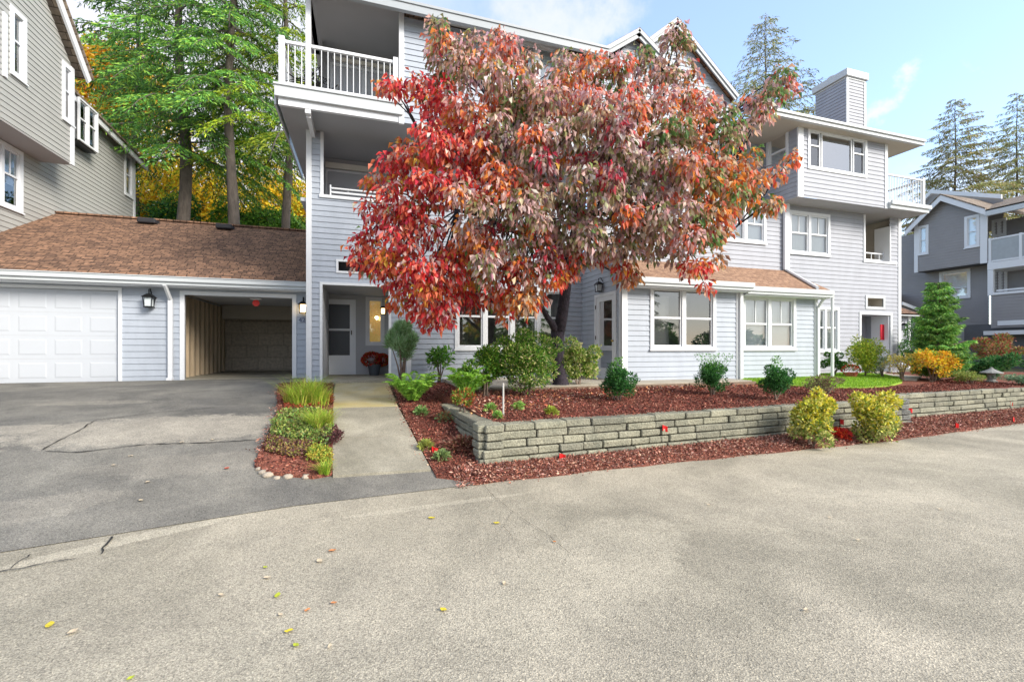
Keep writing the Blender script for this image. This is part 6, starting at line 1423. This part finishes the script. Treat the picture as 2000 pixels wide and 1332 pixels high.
# bark chips and leaf litter over the planting ground (uncountable)
def chips(poly, h, n, lift, pal, name='bark_chips', s=.045):
    P = [(x, y) for x, y in poly]; xs = [p[0] for p in P]; ys = [p[1] for p in P]; pts = []
    while len(pts) < n:
        x, y = random.uniform(min(xs), max(xs)), random.uniform(min(ys), max(ys))
        if inside(x, y, P): pts.append((x, y, h(x, y) + lift + random.random() * .012))
    D = unit(n); D[:, 2] = np.abs(D[:, 2]) * .35; o = leafcloud(name, pts, D, s * rng.uniform(.4, 1.2, n), s * .38, pick(pal, n, None, .35), mat_chip, None, 0, .15); o['kind'] = 'stuff'; o['label'] = 'reddish brown bark mulch chips and leaf litter covering the planting ground'; o['category'] = 'mulch'
mat_chip = leafmat('chip', .9, .02)
CH = [(.22,.06,.042),(.15,.042,.032),(.28,.09,.06),(.08,.028,.022),(.34,.16,.115)]
CH2 = [(.38,.16,.11),(.28,.10,.07),(.50,.30,.23),(.15,.06,.045)]
chips(isl, hL, 5000, .045, CH)
chips(side, hside, 8000, .02, CH)
chips([(1.0, 4.98)] + [(x, float(Ye(x)) - .03) for x in np.linspace(1.3, 16, 30)] + [(16, 6.9), (12.5, 6.5), (10.1, 6.4), (10.0, 6.0), (6.84, 5.85), (3.6, 5.68), (1.4, 5.58), (1.0, 5.5)], hstrip, 30000, .014, CH2)
chips([(1.22, 11), (1.36, 8.25), (1.56, 7.9), (1.64, 5.74), (3.6, 5.82), (6.84, 6.02), (9.95, 6.18), (10.08, 6.52), (12.5, 6.62), (16, 6.9), (16, 8.5), (12.5, 7.4), (9, 8.3), (6, 8.6), (1.9, 8.6), (1.9, 11)], hbed, 42000, .006, CH)
chips([(1.45, 6.2), (2.2, 6.4), (4.5, 7.4), (6.5, 7.9), (8.6, 7.8), (8.6, 8.5), (1.5, 8.6)], hbed, 1200, .012, [(.48,.34,.24),(.55,.25,.11),(.42,.11,.07),(.5,.32,.27)], 'bark_chips', .065)  # lighter pink, orange and tan pieces stand for fallen dogwood leaves
for nm_, ln_ in (('walk', [(.80,5.5),(.62,7.2),(.55,8.6),(.57,10.5)]), ('road', [(x, float(Ye(x)) - .05) for x in np.linspace(1.0, 14, 14)]), ('drive', [isl[i] for i in (9, 10, 11, 12, 13, 0)])):
    pts = []
    for _ in range(420):
        i = random.randrange(len(ln_) - 1); t_ = random.random(); x = ln_[i][0] * (1 - t_) + ln_[i + 1][0] * t_ + random.gauss(0, .05); y = ln_[i][1] * (1 - t_) + ln_[i + 1][1] * t_ + random.gauss(0, .05); pts.append((x, y, (0.012 if nm_ == 'road' else hL(x, y) + .045)))
    D = unit(420); D[:, 2] = .1; o = leafcloud('bark_chips', pts, D, .035 * rng.uniform(.4, 1.2, 420), .014, pick(CH2, 420, None, .3), mat_chip, None, 0, .1); o['kind'] = 'stuff'; o['label'] = 'loose bark chips spilled at the edge of the planting ground'; o['category'] = 'mulch'
# lawn blades
n = 16000; pts = []; xs = [p[0] for p in lawn_poly]; ys = [p[1] for p in lawn_poly]
while len(pts) < n:
    x, y = random.uniform(min(xs), max(xs)), random.uniform(min(ys), max(ys))
    if inside(x, y, lawn_poly): pts.append((x, y, hlawn(x, y)))
g_ = leafcloud('grass', pts, unit(n, 1.6), .055, .012, pick([(.24,.42,.03),(.32,.50,.04),(.18,.35,.03)], n), LEAF, None); g_['kind'] = 'stuff'; g_['label'] = 'bright green mown lawn grass'; g_['category'] = 'grass'
# gravel grit loose on the road edge
# balcony furniture
def patio_chair(x, y, z, rot, label, group=None):
    t = thing('patio_chair', label, 'chair', (x, y, z), group); ca, sa = math.cos(rot), math.sin(rot)
    W = lambda a, b, c: (x + a * ca - b * sa, y + a * sa + b * ca, z + c)
    m = MB()
    for a in (-.25, .25): m.tube([W(a, -.22, 0), W(a, -.2, .42), W(a, -.2, .62), W(a, .18, .64)], .013, 5); m.tube([W(a, .24, 0), W(a, .2, .42), W(a, .28, .95)], .013, 5)
    m.build('frame', M_black, t)
    s_ = MB()
    for k in range(7): s_.tube([W(-.25, -.2 + k * .065, .42), W(.25, -.2 + k * .065, .42)], .010, 4)
    s_.build('seat', M_black, t); bk = MB()
    for k in range(9): bk.tube([W(-.25 + k * .0625, .21, .45), W(-.25 + (8 - k) * .0625, .28, .93)], .009, 4)
    for k in range(4): bk.tube([W(-.25, .22 + k * .02, .5 + k * .14), W(.25, .22 + k * .02, .5 + k * .14)], .009, 4)
    bk.build('backrest', M_black, t)
patio_chair(FX(590, 11.1), 11.1, zfl, -.6, 'black wrought iron chair behind the white post on the third floor balcony')
patio_chair(FX(632, 11.3), 11.3, zfl, .5, 'black wrought iron chair right of the white post on the third floor balcony')
bpy.context.view_layer.update()
